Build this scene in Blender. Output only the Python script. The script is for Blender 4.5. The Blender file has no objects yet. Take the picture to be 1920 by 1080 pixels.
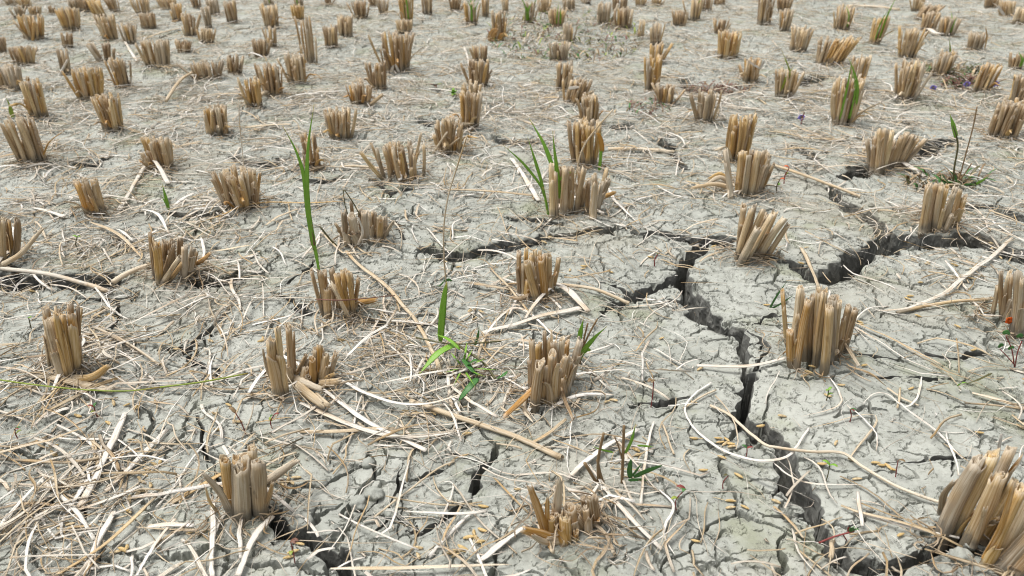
import bpy, math, random
import numpy as np
from mathutils import Vector

C = bpy.context.scene
COL = C.collection
# ------------------------------------------------------------------ camera, sky, sun, exposure
CAM_H, PITCH, FPX = 0.40, math.radians(28.0), 1450.0
cam_data = bpy.data.cameras.new("camera")
cam = bpy.data.objects.new("camera", cam_data)
COL.objects.link(cam)
cam.location = (0, 0, CAM_H)
cam.rotation_euler = (math.pi / 2 - PITCH, 0, 0)
cam_data.sensor_width = 36.0
cam_data.lens = 36.0 * FPX / 1920.0
cam_data.clip_start = 0.02
cam_data.clip_end = 500.0
cam_data.dof.use_dof = True                    # phone lens: about 2 mm wide opening
cam_data.dof.focus_distance = 0.70
cam_data.dof.aperture_fstop = 13.0
C.camera = cam

SUN_EL, SUN_AZ = math.radians(70), math.radians(-75)     # azimuth from +Y towards +X
w = bpy.data.worlds.new("World"); C.world = w; w.use_nodes = True
nt = w.node_tree
bg = nt.nodes["Background"]
sky = nt.nodes.new("ShaderNodeTexSky"); sky.sky_type = 'NISHITA'; sky.sun_disc = False
sky.sun_elevation = SUN_EL; sky.sun_rotation = SUN_AZ
sky.dust_density = 6.0; sky.air_density = 1.0
hs = nt.nodes.new("ShaderNodeHueSaturation"); hs.inputs["Saturation"].default_value = 0.22   # a bright overcast, nearly white sky
nt.links.new(sky.outputs[0], hs.inputs["Color"]); nt.links.new(hs.outputs[0], bg.inputs["Color"])
bg.inputs["Strength"].default_value = 0.115
sd = bpy.data.lights.new("sun", 'SUN'); sd.energy = 1.8; sd.angle = math.radians(28); sd.color = (1.0, 0.975, 0.94)
sun = bpy.data.objects.new("sun", sd); COL.objects.link(sun)
sv = Vector((math.cos(SUN_EL) * math.sin(SUN_AZ), math.cos(SUN_EL) * math.cos(SUN_AZ), math.sin(SUN_EL)))
sun.rotation_euler = sv.to_track_quat('Z', 'Y').to_euler()
C.view_settings.view_transform = 'Standard'; C.view_settings.look = 'None'
C.view_settings.gamma = 1.0; C.view_settings.use_curve_mapping = False
C.view_settings.exposure = 0.56
C.cycles.use_denoising = True
C.cycles.max_bounces = 6; C.cycles.diffuse_bounces = 4; C.cycles.glossy_bounces = 2
C.cycles.use_adaptive_sampling = False
C.cycles.filter_width = 1.1

rng = np.random.default_rng(7)
R = random.Random(7)
cp, sp = math.cos(PITCH), math.sin(PITCH)

# ------------------------------------------------------------------ the plan: photo measurements -> field coordinates (metres)
def ray(px, py):
    dx, dy = (px - 960) / FPX, (540 - py) / FPX
    return np.array([dx, cp + sp * dy, -sp + cp * dy])
def P(px, py, z=0.0):
    d = ray(px, py); t = (z - CAM_H) / d[2]
    return np.array([d[0] * t, d[1] * t, z])
def PV(px, py, Y):
    d = ray(px, py); t = Y / d[1]
    return np.array([d[0] * t, Y, CAM_H + d[2] * t])
def depth(x, y, z=0.0):
    return y * cp - (z - CAM_H) * sp
def pix(x, y, z=0.0):
    zc = depth(x, y, z)
    return 960 + FPX * x / zc, 540 - FPX * (y * sp + (z - CAM_H) * cp) / zc
def mpp(px, py):                                   # metres per photo pixel on the ground there
    p = P(px, py); return depth(p[0], p[1]) / FPX

# ------------------------------------------------------------------ noise
def _hash(ix, iy, seed):
    h = (ix.astype(np.int64) * 374761393 + iy.astype(np.int64) * 668265263 + seed * 974711) & 0xffffffff
    h = ((h ^ (h >> 13)) * 1274126177) & 0xffffffff
    h = ((h ^ (h >> 16)) * 2246822519) & 0xffffffff
    return (h ^ (h >> 15)) / 4294967296.0
def perlin(x, y, seed=0):
    x = np.asarray(x, float); y = np.asarray(y, float)
    ix = np.floor(x); iy = np.floor(y); fx = x - ix; fy = y - iy
    ux = fx * fx * fx * (fx * (fx * 6 - 15) + 10); uy = fy * fy * fy * (fy * (fy * 6 - 15) + 10)
    def g(a, b):
        an = _hash(ix + a, iy + b, seed) * 2 * np.pi
        return np.cos(an) * (fx - a) + np.sin(an) * (fy - b)
    n0 = g(0, 0) * (1 - ux) + g(1, 0) * ux
    n1 = g(0, 1) * (1 - ux) + g(1, 1) * ux
    return (n0 * (1 - uy) + n1 * uy) * 1.5
def perlin3(x, y, z, seed=0):
    iz = np.floor(z); fz = z - iz; uz = fz * fz * (3 - 2 * fz); out = 0
    for k, wgt in ((0, 1 - uz), (1, uz)):
        o = _hash(iz + k, iz * 0, seed) * 91.7; o2 = _hash(iz + k, iz * 0 + 5, seed) * 53.3
        out = out + wgt * perlin(x + o, y + o2, seed)
    return out
def worley(x, y, seed=0):
    ix = np.floor(x); iy = np.floor(y)
    f1 = np.full(x.shape, 9.0); f2 = np.full(x.shape, 9.0)
    for a in (-1, 0, 1):
        for b in (-1, 0, 1):
            cx = ix + a; cy = iy + b
            dx = cx + 0.1 + 0.8 * _hash(cx, cy, seed) - x; dy = cy + 0.1 + 0.8 * _hash(cx, cy, seed + 17) - y
            d = np.sqrt(dx * dx + dy * dy)
            f2 = np.minimum(f2, np.maximum(f1, d)); f1 = np.minimum(f1, d)
    return f1, f2
def sstep(a, b, x):
    t = np.clip((x - a) / (b - a), 0, 1); return t * t * (3 - 2 * t)

# ------------------------------------------------------------------ meshes, materials, things
def mesh_np(name, V, F, suv=None, sc=None, smooth=True):
    """V (n,3); F list of integer arrays (m,k)."""
    me = bpy.data.meshes.new(name)
    V = np.ascontiguousarray(V, np.float32)
    me.vertices.add(len(V)); me.vertices.foreach_set("co", V.ravel())
    loops = np.concatenate([f.ravel() for f in F]).astype(np.int32)
    tot = np.concatenate([np.full(len(f), f.shape[1]) for f in F])
    start = np.concatenate([[0], np.cumsum(tot)[:-1]]).astype(np.int32)
    me.loops.add(len(loops)); me.loops.foreach_set("vertex_index", loops)
    me.polygons.add(len(tot)); me.polygons.foreach_set("loop_start", start)
    me.polygons.foreach_set("use_smooth", np.full(len(tot), smooth))
    me.update(calc_edges=True)
    if suv is not None:
        a = me.attributes.new("suv", 'FLOAT_VECTOR', 'POINT'); a.data.foreach_set("vector", np.ascontiguousarray(suv, np.float32).ravel())
    if sc is not None:
        a = me.attributes.new("sc", 'FLOAT_COLOR', 'POINT')
        a.data.foreach_set("color", np.ascontiguousarray(np.concatenate([sc, np.ones((len(sc), 1))], 1), np.float32).ravel())
    return me

class MB:
    """collects shapes in world coordinates; link() makes ONE mesh object of them."""
    def __init__(s): s.V, s.F, s.U, s.S, s.n = [], {}, [], [], 0
    def add(s, V, F, U, S):
        for f in F: s.F.setdefault(f.shape[1], []).append(f + s.n)
        s.V.append(V); s.U.append(U); s.S.append(S); s.n += len(V)
    def link(s, name, mat, parent=None, origin=None, smooth=True):
        o0 = np.array(parent.location if parent is not None else (origin if origin is not None else (0, 0, 0)))
        me = mesh_np(name, np.concatenate(s.V) - o0, [np.concatenate(v) for v in s.F.values()], np.concatenate(s.U), np.concatenate(s.S), smooth)
        me.materials.append(mat)
        o = bpy.data.objects.new(name, me); COL.objects.link(o)
        if parent is not None: o.parent = parent
        elif origin is not None: o.location = tuple(o0)
        return o

def tag(o, label=None, cat=None, group=None, kind=None):
    if label: o["label"] = label
    if cat: o["category"] = cat
    if group: o["group"] = group
    if kind: o["kind"] = kind
    return o
def root(name, label, cat, loc, group=None):
    o = bpy.data.objects.new(name, None); COL.objects.link(o)
    o.empty_display_size = 0.01; o.location = tuple(float(v) for v in loc)
    return tag(o, label, cat, group)

class N:
    """small helper to wire shader nodes"""
    def __init__(s, name):
        s.m = bpy.data.materials.new(name); s.m.use_nodes = True; s.t = s.m.node_tree
        s.b = s.t.nodes["Principled BSDF"]
    def new(s, typ, **kw):
        n = s.t.nodes.new("ShaderNode" + typ)
        for k, v in kw.items(): setattr(n, k, v)
        return n
    def put(s, inp, v):
        if isinstance(v, bpy.types.NodeSocket): s.t.links.new(v, inp)
        else: inp.default_value = v
    def math(s, op, a, b=None, clamp=False):
        n = s.new("Math", operation=op, use_clamp=clamp); s.put(n.inputs[0], a)
        if b is not None: s.put(n.inputs[1], b)
        return n.outputs[0]
    def mix(s, f, a, b, mode='MIX'):
        n = s.new("Mix", data_type='RGBA', blend_type=mode)
        s.put(n.inputs[0], f); s.put(n.inputs[6], a if not isinstance(a, tuple) else (*a, 1)); s.put(n.inputs[7], b if not isinstance(b, tuple) else (*b, 1))
        return n.outputs[2]
    def ramp(s, f, stops, interp='LINEAR'):
        n = s.new("ValToRGB"); n.color_ramp.interpolation = interp
        e = n.color_ramp.elements
        while len(e) < len(stops): e.new(0.5)
        for el, (p, c) in zip(e, stops): el.position = p; el.color = (*c, 1) if len(c) == 3 else c
        s.put(n.inputs[0], f); return n.outputs[0]
    def range(s, v, a, b, c=0.0, d=1.0):
        n = s.new("MapRange", interpolation_type='SMOOTHSTEP')
        s.put(n.inputs[0], v)
        for i, q in enumerate((a, b, c, d)): n.inputs[i + 1].default_value = q
        return n.outputs[0]
    def noise(s, vec, scale, detail=3, rough=0.55, dist=0.0):
        n = s.new("TexNoise"); s.put(n.inputs["Vector"], vec)
        n.inputs["Scale"].default_value = scale; n.inputs["Detail"].default_value = detail
        n.inputs["Roughness"].default_value = rough; n.inputs["Distortion"].default_value = dist
        return n.outputs[0]
    def bump(s, h, strength, dist):
        n = s.new("Bump"); n.inputs["Strength"].default_value = strength; n.inputs["Distance"].default_value = dist
        s.put(n.inputs["Height"], h); s.t.links.new(n.outputs[0], s.b.inputs["Normal"])

def straw_material(name, cols, inner=(0.50, 0.27, 0.07), mud=0.0, rough=0.62, fray=0.5, streak=0.55):
    """fibrous dry plant skin: colour by a per-piece seed, streaks along the fibre, mould spots, mud splash at the foot"""
    n = N(name)
    at = n.new("Attribute", attribute_name="suv"); ac = n.new("Attribute", attribute_name="sc")
    sx = n.new("SeparateXYZ"); n.put(sx.inputs[0], at.outputs["Vector"])
    sc = n.new("SeparateColor"); n.put(sc.inputs[0], ac.outputs["Color"])
    seed, along, inn = sc.outputs[0], sc.outputs[1], sc.outputs[2]
    st = [(i / max(1, len(cols) - 1), c) for i, c in enumerate(cols)]
    base = n.ramp(seed, st)
    def vec(a, b):
        v = n.new("CombineXYZ"); n.put(v.inputs[0], n.math('MULTIPLY', sx.outputs[0], a)); n.put(v.inputs[1], n.math('MULTIPLY', sx.outputs[1], b))
        n.put(v.inputs[2], n.math('MULTIPLY', sx.outputs[2], 37.0)); return v.outputs[0]
    fib = n.noise(vec(1500.0, 22.0), 1.0, 3, 0.6)
    blot = n.noise(vec(220.0, 70.0), 1.0, 4, 0.6)
    big = n.noise(vec(60.0, 22.0), 1.0, 2, 0.5)
    c = n.mix(n.range(inn, 0.4, 0.6), base, inner)
    c = n.mix(n.math('MULTIPLY', n.range(fib, 0.42, 0.62), streak), c, n.mix(1.0, c, (0.52, 0.44, 0.36), 'MULTIPLY'))
    c = n.mix(n.math('MULTIPLY', n.range(fib, 0.55, 0.36), 0.35), c, (0.66, 0.60, 0.50))
    c = n.mix(n.math('MULTIPLY', n.range(blot, 0.60, 0.74), 0.65), c, (0.10, 0.072, 0.045))
    c = n.mix(n.math('MULTIPLY', n.range(big, 0.50, 0.68), 0.35), c, (0.50, 0.30, 0.10))
    if fray: c = n.mix(n.math('MULTIPLY', n.range(along, 0.90, 1.0), fray), c, (0.62, 0.55, 0.44))
    if mud:
        mm = n.math('ADD', along, n.math('MULTIPLY', blot, -0.35))
        c = n.mix(n.math('MULTIPLY', n.range(mm, 0.12, -0.10), mud), c, (0.17, 0.155, 0.125))
    n.put(n.b.inputs["Base Color"], c); n.b.inputs["Roughness"].default_value = rough
    n.b.inputs["Specular IOR Level"].default_value = 0.3
    n.bump(fib, 0.8, 0.0009)
    return n.m

MAT = {
    'g': straw_material("straw_golden", [(0.40, 0.21, 0.05), (0.60, 0.40, 0.135), (0.48, 0.29, 0.08), (0.70, 0.55, 0.30), (0.55, 0.31, 0.065)], mud=0.8),
    't': straw_material("straw_tan", [(0.30, 0.19, 0.09), (0.57, 0.435, 0.25), (0.42, 0.29, 0.145), (0.67, 0.57, 0.40), (0.50, 0.335, 0.135), (0.62, 0.50, 0.32)], mud=0.8),
    'y': straw_material("straw_grey", [(0.27, 0.205, 0.13), (0.48, 0.40, 0.275), (0.36, 0.285, 0.19), (0.60, 0.525, 0.405)], mud=0.8),
    'b': straw_material("straw_brown", [(0.22, 0.14, 0.065), (0.42, 0.295, 0.16), (0.31, 0.21, 0.105), (0.54, 0.42, 0.26)], mud=0.8),
    'w': straw_material("straw_bleached", [(0.56, 0.52, 0.44), (0.74, 0.72, 0.66), (0.65, 0.61, 0.54), (0.80, 0.785, 0.74)], inner=(0.6, 0.52, 0.4), fray=0, streak=0.40),
    'p': straw_material("straw_pale", [(0.44, 0.34, 0.21), (0.58, 0.49, 0.35), (0.50, 0.40, 0.26), (0.66, 0.58, 0.45)], fray=0.2, streak=0.45),
    'l': straw_material("straw_litter", [(0.28, 0.225, 0.155), (0.56, 0.52, 0.44), (0.70, 0.67, 0.61), (0.44, 0.335, 0.19), (0.64, 0.61, 0.54), (0.78, 0.77, 0.73), (0.40, 0.34, 0.25), (0.73, 0.71, 0.66)], fray=0, streak=0.45),
    'o': straw_material("sheath_orange", [(0.48, 0.24, 0.045), (0.55, 0.32, 0.085), (0.42, 0.21, 0.045)], inner=(0.58, 0.28, 0.035), fray=0.5),
}
def leaf_material(name, a, b, c=None, rough=0.45):
    n = N(name)
    at = n.new("Attribute", attribute_name="suv"); ac = n.new("Attribute", attribute_name="sc")
    sx = n.new("SeparateXYZ"); n.put(sx.inputs[0], at.outputs["Vector"]); sc = n.new("SeparateColor"); n.put(sc.inputs[0], ac.outputs["Color"])
    v = n.new("CombineXYZ"); n.put(v.inputs[0], n.math('MULTIPLY', sx.outputs[0], 1800.0)); n.put(v.inputs[1], n.math('MULTIPLY', sx.outputs[1], 30.0)); n.put(v.inputs[2], sx.outputs[2])
    f = n.noise(v.outputs[0], 1.0, 2, 0.5)
    col = n.mix(f, a, b)
    if c: col = n.mix(n.range(sc.outputs[1], 0.86, 1.0), col, c)
    n.put(n.b.inputs["Base Color"], col); n.b.inputs["Roughness"].default_value = rough
    n.bump(f, 0.3, 0.0004)
    tr = n.new("BsdfTranslucent"); n.put(tr.inputs["Color"], col); mx = n.new("MixShader"); mx.inputs[0].default_value = 0.35      # thin leaves let light through
    out = n.t.nodes["Material Output"]; n.t.links.new(n.b.outputs[0], mx.inputs[1]); n.t.links.new(tr.outputs[0], mx.inputs[2]); n.t.links.new(mx.outputs[0], out.inputs["Surface"])
    return n.m
GREEN = leaf_material("blade_green", (0.17, 0.40, 0.035), (0.33, 0.56, 0.08), (0.42, 0.36, 0.10))
DKGREEN = leaf_material("leaf_dark_green", (0.05, 0.17, 0.04), (0.11, 0.29, 0.07))
YGREEN = leaf_material("blade_yellow_green", (0.26, 0.38, 0.05), (0.42, 0.46, 0.09), (0.45, 0.34, 0.10))
OLIVE = leaf_material("stem_olive", (0.10, 0.10, 0.035), (0.17, 0.15, 0.06))
REDST = leaf_material("stem_red", (0.26, 0.045, 0.045), (0.34, 0.09, 0.07))
REDBR = leaf_material("weed_red_brown", (0.20, 0.09, 0.06), (0.32, 0.17, 0.12))
STEMBR = leaf_material("stem_brown", (0.24, 0.155, 0.075), (0.36, 0.25, 0.13))
PURPLE = leaf_material("petal_purple", (0.22, 0.18, 0.58), (0.36, 0.31, 0.70))
ORANGE = leaf_material("petal_orange", (0.75, 0.10, 0.012), (0.85, 0.22, 0.02))
GRAIN = straw_material("grain_husk", [(0.52, 0.36, 0.13), (0.60, 0.44, 0.18), (0.46, 0.32, 0.13), (0.64, 0.52, 0.30), (0.38, 0.26, 0.12)], fray=0.3, rough=0.5, streak=0.5)

# ------------------------------------------------------------------ shape builders (numpy)
def unit(v): return v / np.maximum(np.linalg.norm(v, axis=-1, keepdims=True), 1e-9)
def ribbons(cen, wid, thk, roll, fold, seed, up=(0, 0, 1.0), K=6):
    """many blades/stems at once: cen (n,s,3), wid/thk/roll (n,s), fold (n,), seed (n,)"""
    n, s, _ = cen.shape
    T = unit(np.gradient(cen, axis=1)); U0 = np.broadcast_to(np.array(up, float), T.shape)
    side = unit(np.cross(T, U0)); nor = np.cross(side, T)
    cr, sr = np.cos(roll)[..., None], np.sin(roll)[..., None]
    S2 = side * cr + nor * sr; N2 = -side * sr + nor * cr
    an = np.arange(K) * 2 * np.pi / K
    a, b = np.cos(an), np.sin(an)
    off_s = a[None, None, :] * wid[:, :, None] / 2
    off_n = b[None, None, :] * thk[:, :, None] / 2 + (np.abs(a)[None, None, :]) * (fold[:, None] * wid)[:, :, None]
    V = cen[:, :, None, :] + S2[:, :, None, :] * off_s[..., None] + N2[:, :, None, :] * off_n[..., None]
    base = (np.arange(n) * s * K)[:, None, None]
    j = np.arange(s - 1)[None, :, None] * K; k = np.arange(K)[None, None, :]; k2 = (k + 1) % K
    q = np.stack([base + j + k, base + j + k2, base + j + K + k2, base + j + K + k], -1).reshape(-1, 4)
    caps = np.concatenate([base[:, :, 0] + np.arange(K)[::-1][None], base[:, :, 0] + (s - 1) * K + np.arange(K)[None]], 0)
    L = np.concatenate([np.zeros((n, 1)), np.cumsum(np.linalg.norm(np.diff(cen, axis=1), axis=-1), 1)], 1)
    uv = np.empty((n, s, K, 3)); uv[..., 0] = (a[None, None] + 0.3 * b) * wid[:, :, None] / 2; uv[..., 1] = L[:, :, None]; uv[..., 2] = seed[:, None, None]
    sc = np.zeros((n, s, K, 3)); sc[..., 0] = seed[:, None, None]; sc[..., 1] = (L / np.maximum(L[:, -1:], 1e-6))[:, :, None]
    return V.reshape(-1, 3), [q, caps], uv.reshape(-1, 3), sc.reshape(-1, 3)

def spline(pts, s):
    """Catmull-Rom through the points, s samples (pts may be (k,d))"""
    p = np.asarray(pts, float)
    if len(p) == 2: return p[0] + (p[1] - p[0]) * np.linspace(0, 1, s)[:, None]
    p = np.concatenate([[2 * p[0] - p[1]], p, [2 * p[-1] - p[-2]]])
    d = np.concatenate([[0], np.cumsum(np.linalg.norm(np.diff(p[1:-1, :3], axis=0), axis=1))]); d /= d[-1]
    t = np.linspace(0, 1, s); i = np.clip(np.searchsorted(d, t, 'right') - 1, 0, len(d) - 2)
    u = ((t - d[i]) / np.maximum(d[i + 1] - d[i], 1e-9))[:, None]
    a, b, c, e = p[i], p[i + 1], p[i + 2], p[i + 3]
    return 0.5 * (2 * b + (c - a) * u + (2 * a - 5 * b + 4 * c - e) * u ** 2 + (3 * b - a - 3 * c + e) * u ** 3)

def blade(mb, pts, width, prof='leaf', thick=0.12, fold=0.18, roll=0.0, up=(0, 0, 1), s=None, seed=None, K=6, hollow=False):
    s = s or max(6, 4 * len(pts)); c = spline(pts, s); t = np.linspace(0, 1, s)
    if prof == 'leaf': f = np.clip(1.15 * np.minimum(t * 3 + 0.45, 1) * np.sqrt(np.clip(1 - t ** 2.2, 0, 1)), 0.05, 1)
    elif prof == 'flat': f = 0.9 + 0.12 * np.sin(t * 9 + width * 900)
    elif prof == 'tip': f = np.clip(np.minimum(1, (1 - t) * 2.2) * np.minimum(1, t * 6 + 0.5), 0.12, 1)
    else: f = 1.0 - 0.15 * t
    wv = (width * f)[None]; tv = np.maximum(width * thick * np.sqrt(f), 0.00018)[None]
    rl = (roll if np.ndim(roll) else np.full(s, roll))[None]
    mb.add(*ribbons(c[None], wv, tv, rl, np.array([fold]), np.array([R.random() if seed is None else seed]), up, K))

def tube(mb, p0, p1, r, seed, detail=1, bend=(0, 0, 0), flat=0.85, jag=0.35, rot=0.0, pith=True, sink=0.010):
    """one cut rice stalk: a rolled sheath with an overlapping edge, ragged hollow cut end, smaller rolled sheaths inside"""
    ns, nr = ((9, 4), (13, 6), (18, 9))[detail]
    p0 = np.asarray(p0, float); p1 = np.asarray(p1, float); ax = p1 - p0; L = np.linalg.norm(ax); d = ax / L
    e1 = np.cross(d, (0, 1, 0.05)); e1 /= np.linalg.norm(e1); e2 = np.cross(d, e1)
    r1, r2 = math.cos(rot), math.sin(rot); e1, e2 = e1 * r1 + e2 * r2, e2 * r1 - e1 * r2
    th = np.linspace(0, 2 * np.pi, ns + 1)
    lr = np.random.default_rng(int(seed * 1e6) + 3)
    ridge = 1 + 0.055 * np.sin(th * lr.integers(3, 6) + lr.random() * 6) + 0.02 * np.sin(th * 9 + lr.random() * 6)
    spir = 0.89 + 0.20 * th / (2 * np.pi)
    jg = np.cumsum(lr.normal(0, 1, ns + 1)); jg -= np.linspace(jg[0], jg[-1], ns + 1); jg = jg / (np.abs(jg).max() + 1e-6) * jag * r * 1.6 + lr.normal(0, 0.16 * jag * r, ns + 1)
    jg -= lr.random() * r * 0.35 * np.cos(th - lr.random() * 6.3)
    bend = np.asarray(bend, float)
    tt = np.concatenate([[-sink / L], np.linspace(0.06, 1, nr - 1)])
    def cen(t): return p0 + ax * t + bend * (4 * t * (1 - t)) * L
    def ring(t, rad, off=None, k=1.0):
        c = cen(t)[None] + (d[None] * off[:, None] if off is not None else 0)
        rr = rad * spir * ridge
        return c + e1 * (np.cos(th) * rr)[:, None] + e2 * (np.sin(th) * rr * flat)[:, None]
    lobe = lr.normal(0, 0.03, nr)
    node = lr.uniform(0.25, 0.8)
    rings, al, inn, uu = [], [], [], []
    for i, t in enumerate(tt):
        rad = r * (1.10 - 0.14 * max(t, 0) + lobe[i] + 0.05 * math.exp(-((t - node) / 0.06) ** 2))
        off = jg if i == nr - 1 else (jg * 0.25 if i == nr - 2 else None)
        rings.append(ring(t, rad, off)); al.append(max(t, 0)); inn.append(0); uu.append(1)
    rt = r * (0.96 + lobe[-1])
    rings.append(ring(1.0, rt * 0.84, jg - 0.05 * r)); al.append(0.985); inn.append(0); uu.append(0.8)
    rings.append(ring(1.0, rt * 0.74, np.full(ns + 1, -2.4 * r))); al.append(0.8); inn.append(1); uu.append(0.7)
    m = ns + 1; nR = len(rings)
    V = np.concatenate(rings); j = np.arange(nR - 1)[:, None] * m; k = np.arange(m)[None]; k2 = (k + 1) % m
    q = np.stack([j + k, j + k2, j + m + k2, j + m + k], -1).reshape(-1, 4)
    cap = ((nR - 1) * m + np.arange(m))[None]
    al = np.array(al); inn = np.array(inn, float); uu = np.array(uu)
    uv = np.empty((nR, m, 3)); uv[..., 0] = th[None] * r * uu[:, None]; uv[..., 1] = (al * L)[:, None]; uv[..., 2] = seed
    sc = np.empty((nR, m, 3)); sc[..., 0] = (seed * 7.31) % 1; sc[..., 1] = al[:, None]; sc[..., 2] = inn[:, None]
    mb.add(V, [q, cap], uv.reshape(-1, 3), sc.reshape(-1, 3))
    if pith and detail >= 1:
        for rr_, dep in ((0.50, lr.uniform(-0.5, 0.35)), (0.24, lr.uniform(-0.6, 0.1)))[:detail]:
            rad = rt * rr_; top = cen(1.0) + e1 * lr.normal(0, 0.12) * r + e2 * lr.normal(0, 0.1) * r + d * dep * r
            n2 = 9; t2 = np.linspace(0, 2 * np.pi, n2 + 1); s2 = (0.75 + 0.45 * t2 / 6.283)[:, None]
            cir = lambda q, o, z: top + d * z + e1 * (np.cos(t2)[:, None] * q * s2) + e2 * (np.sin(t2)[:, None] * q * s2 * flat) + d * o[:, None]
            jj = lr.normal(0, 0.18 * r, n2 + 1)
            rg = [cir(rad, jj * 0, -1.6 * r), cir(rad, jj, 0), cir(rad * 0.66, jj, 0), cir(rad * 0.6, jj * 0, -0.9 * r)]
            m2 = n2 + 1; V = np.concatenate(rg); j = np.arange(3)[:, None] * m2; k = np.arange(m2)[None]; k2 = (k + 1) % m2
            q = np.stack([j + k, j + k2, j + m2 + k2, j + m2 + k], -1).reshape(-1, 4); cap = (3 * m2 + np.arange(m2))[None]
            uv = np.zeros((4, m2, 3)); uv[..., 0] = t2[None] * rad; uv[..., 1] = np.array([0, .02, .02, .01])[:, None]; uv[..., 2] = seed + 0.3
            sc = np.zeros((4, m2, 3)); sc[..., 0] = (seed * 3.7) % 1; sc[..., 1] = np.array([.7, 0.97, 0.97, .7])[:, None]; sc[..., 2] = np.array([0, 0, 0, 1.])[:, None]
            mb.add(V, [q, cap], uv.reshape(-1, 3), sc.reshape(-1, 3))

def wrap(mb, p0, p1, r, seed, lo=0.0, hi=0.9, flare=0.3):
    """a loose papery outer sheath hugging a stalk, torn open at its upper end"""
    lr = np.random.default_rng(int(seed * 1e6) + 29); p0 = np.asarray(p0, float); p1 = np.asarray(p1, float); ax = p1 - p0
    a = lr.uniform(-2.6, -0.5); f = np.array((math.cos(a), math.sin(a), 0.0)); o = f * r * 0.12
    pts = [p0 + ax * lo + o, p0 + ax * (lo + (hi - lo) * .5) + o * 1.1, p0 + ax * (lo + (hi - lo) * .85) + o * 1.5 + f * r * flare * .3, p0 + ax * hi + o * 2 + f * r * flare]
    # shell() measures from the crest of the gutter
    shell(mb, [q + f * r * 1.02 for q in pts], r * 2.0, f, (seed * 5.77) % 1, lr.uniform(1.0, 1.6), 0.0004, lr.uniform(-.1, .45), 6, 8, 0.30)
def shell(mb, pts, width, face=(0, -1, 0.2), seed=None, curl=1.0, thick=0.0005, taper=0.55, m=7, s=9, ragged=0.25):
    """a torn leaf sheath: a gutter-shaped strip with real thickness along a curved line"""
    seed = R.random() if seed is None else seed
    lr = np.random.default_rng(int(seed * 1e6) + 11)
    c = spline(pts, s); T = unit(np.gradient(c, axis=0)); fc = np.asarray(face, float)
    side = unit(np.cross(T, np.broadcast_to(fc, T.shape))); nor = np.cross(side, T)
    t = np.linspace(0, 1, s); wv = width * (1 - taper * t ** 1.5) * (1 + 0.06 * np.sin(t * 11 + seed * 9))
    a = np.linspace(-1, 1, m)
    half = curl * (1.15 - 0.5 * t)[:, None] * a[None]
    rad = (wv / 2)[:, None] / np.maximum(np.sin(np.maximum(curl * (1.15 - 0.5 * t), 0.2)), 0.3)[:, None]
    tipoff = np.zeros((s, m)); tipoff[-1] = lr.normal(0, ragged, m) * width; tipoff[0] = lr.normal(0, ragged * 0.4, m) * width
    def surf(rr):
        return c[:, None] + side[:, None] * (np.sin(half) * rr)[..., None] - nor[:, None] * ((1 - np.cos(half)) * rr)[..., None] + T[:, None] * tipoff[..., None]
    o = surf(rad + thick / 2) + nor[:, None] * thick / 2; i_ = surf(rad - thick / 2)[:, ::-1] - nor[:, None] * thick / 2
    V = np.concatenate([o, i_], 1); K = 2 * m
    j = np.arange(s - 1)[:, None] * K; k = np.arange(K)[None]; k2 = (k + 1) % K
    q = np.stack([j + k, j + k2, j + K + k2, j + K + k], -1).reshape(-1, 4)
    e = np.arange(m - 1); q2 = []
    for b in (0, (s - 1) * K): q2.append(np.stack([b + e, b + e + 1, b + K - 2 - e, b + K - 1 - e], -1))
    L = np.concatenate([[0], np.cumsum(np.linalg.norm(np.diff(c, axis=0), axis=1))])
    uv = np.empty((s, K, 3)); uv[..., 0] = np.concatenate([a, a[::-1] + 3])[None] * width / 2; uv[..., 1] = L[:, None]; uv[..., 2] = seed
    sc = np.empty((s, K, 3)); sc[..., 0] = seed; sc[..., 1] = (L / L[-1])[:, None]; sc[..., 2] = np.concatenate([np.zeros(m), np.ones(m)])[None]
    mb.add(V.reshape(-1, 3), [q] + q2, uv.reshape(-1, 3), sc.reshape(-1, 3))
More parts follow.
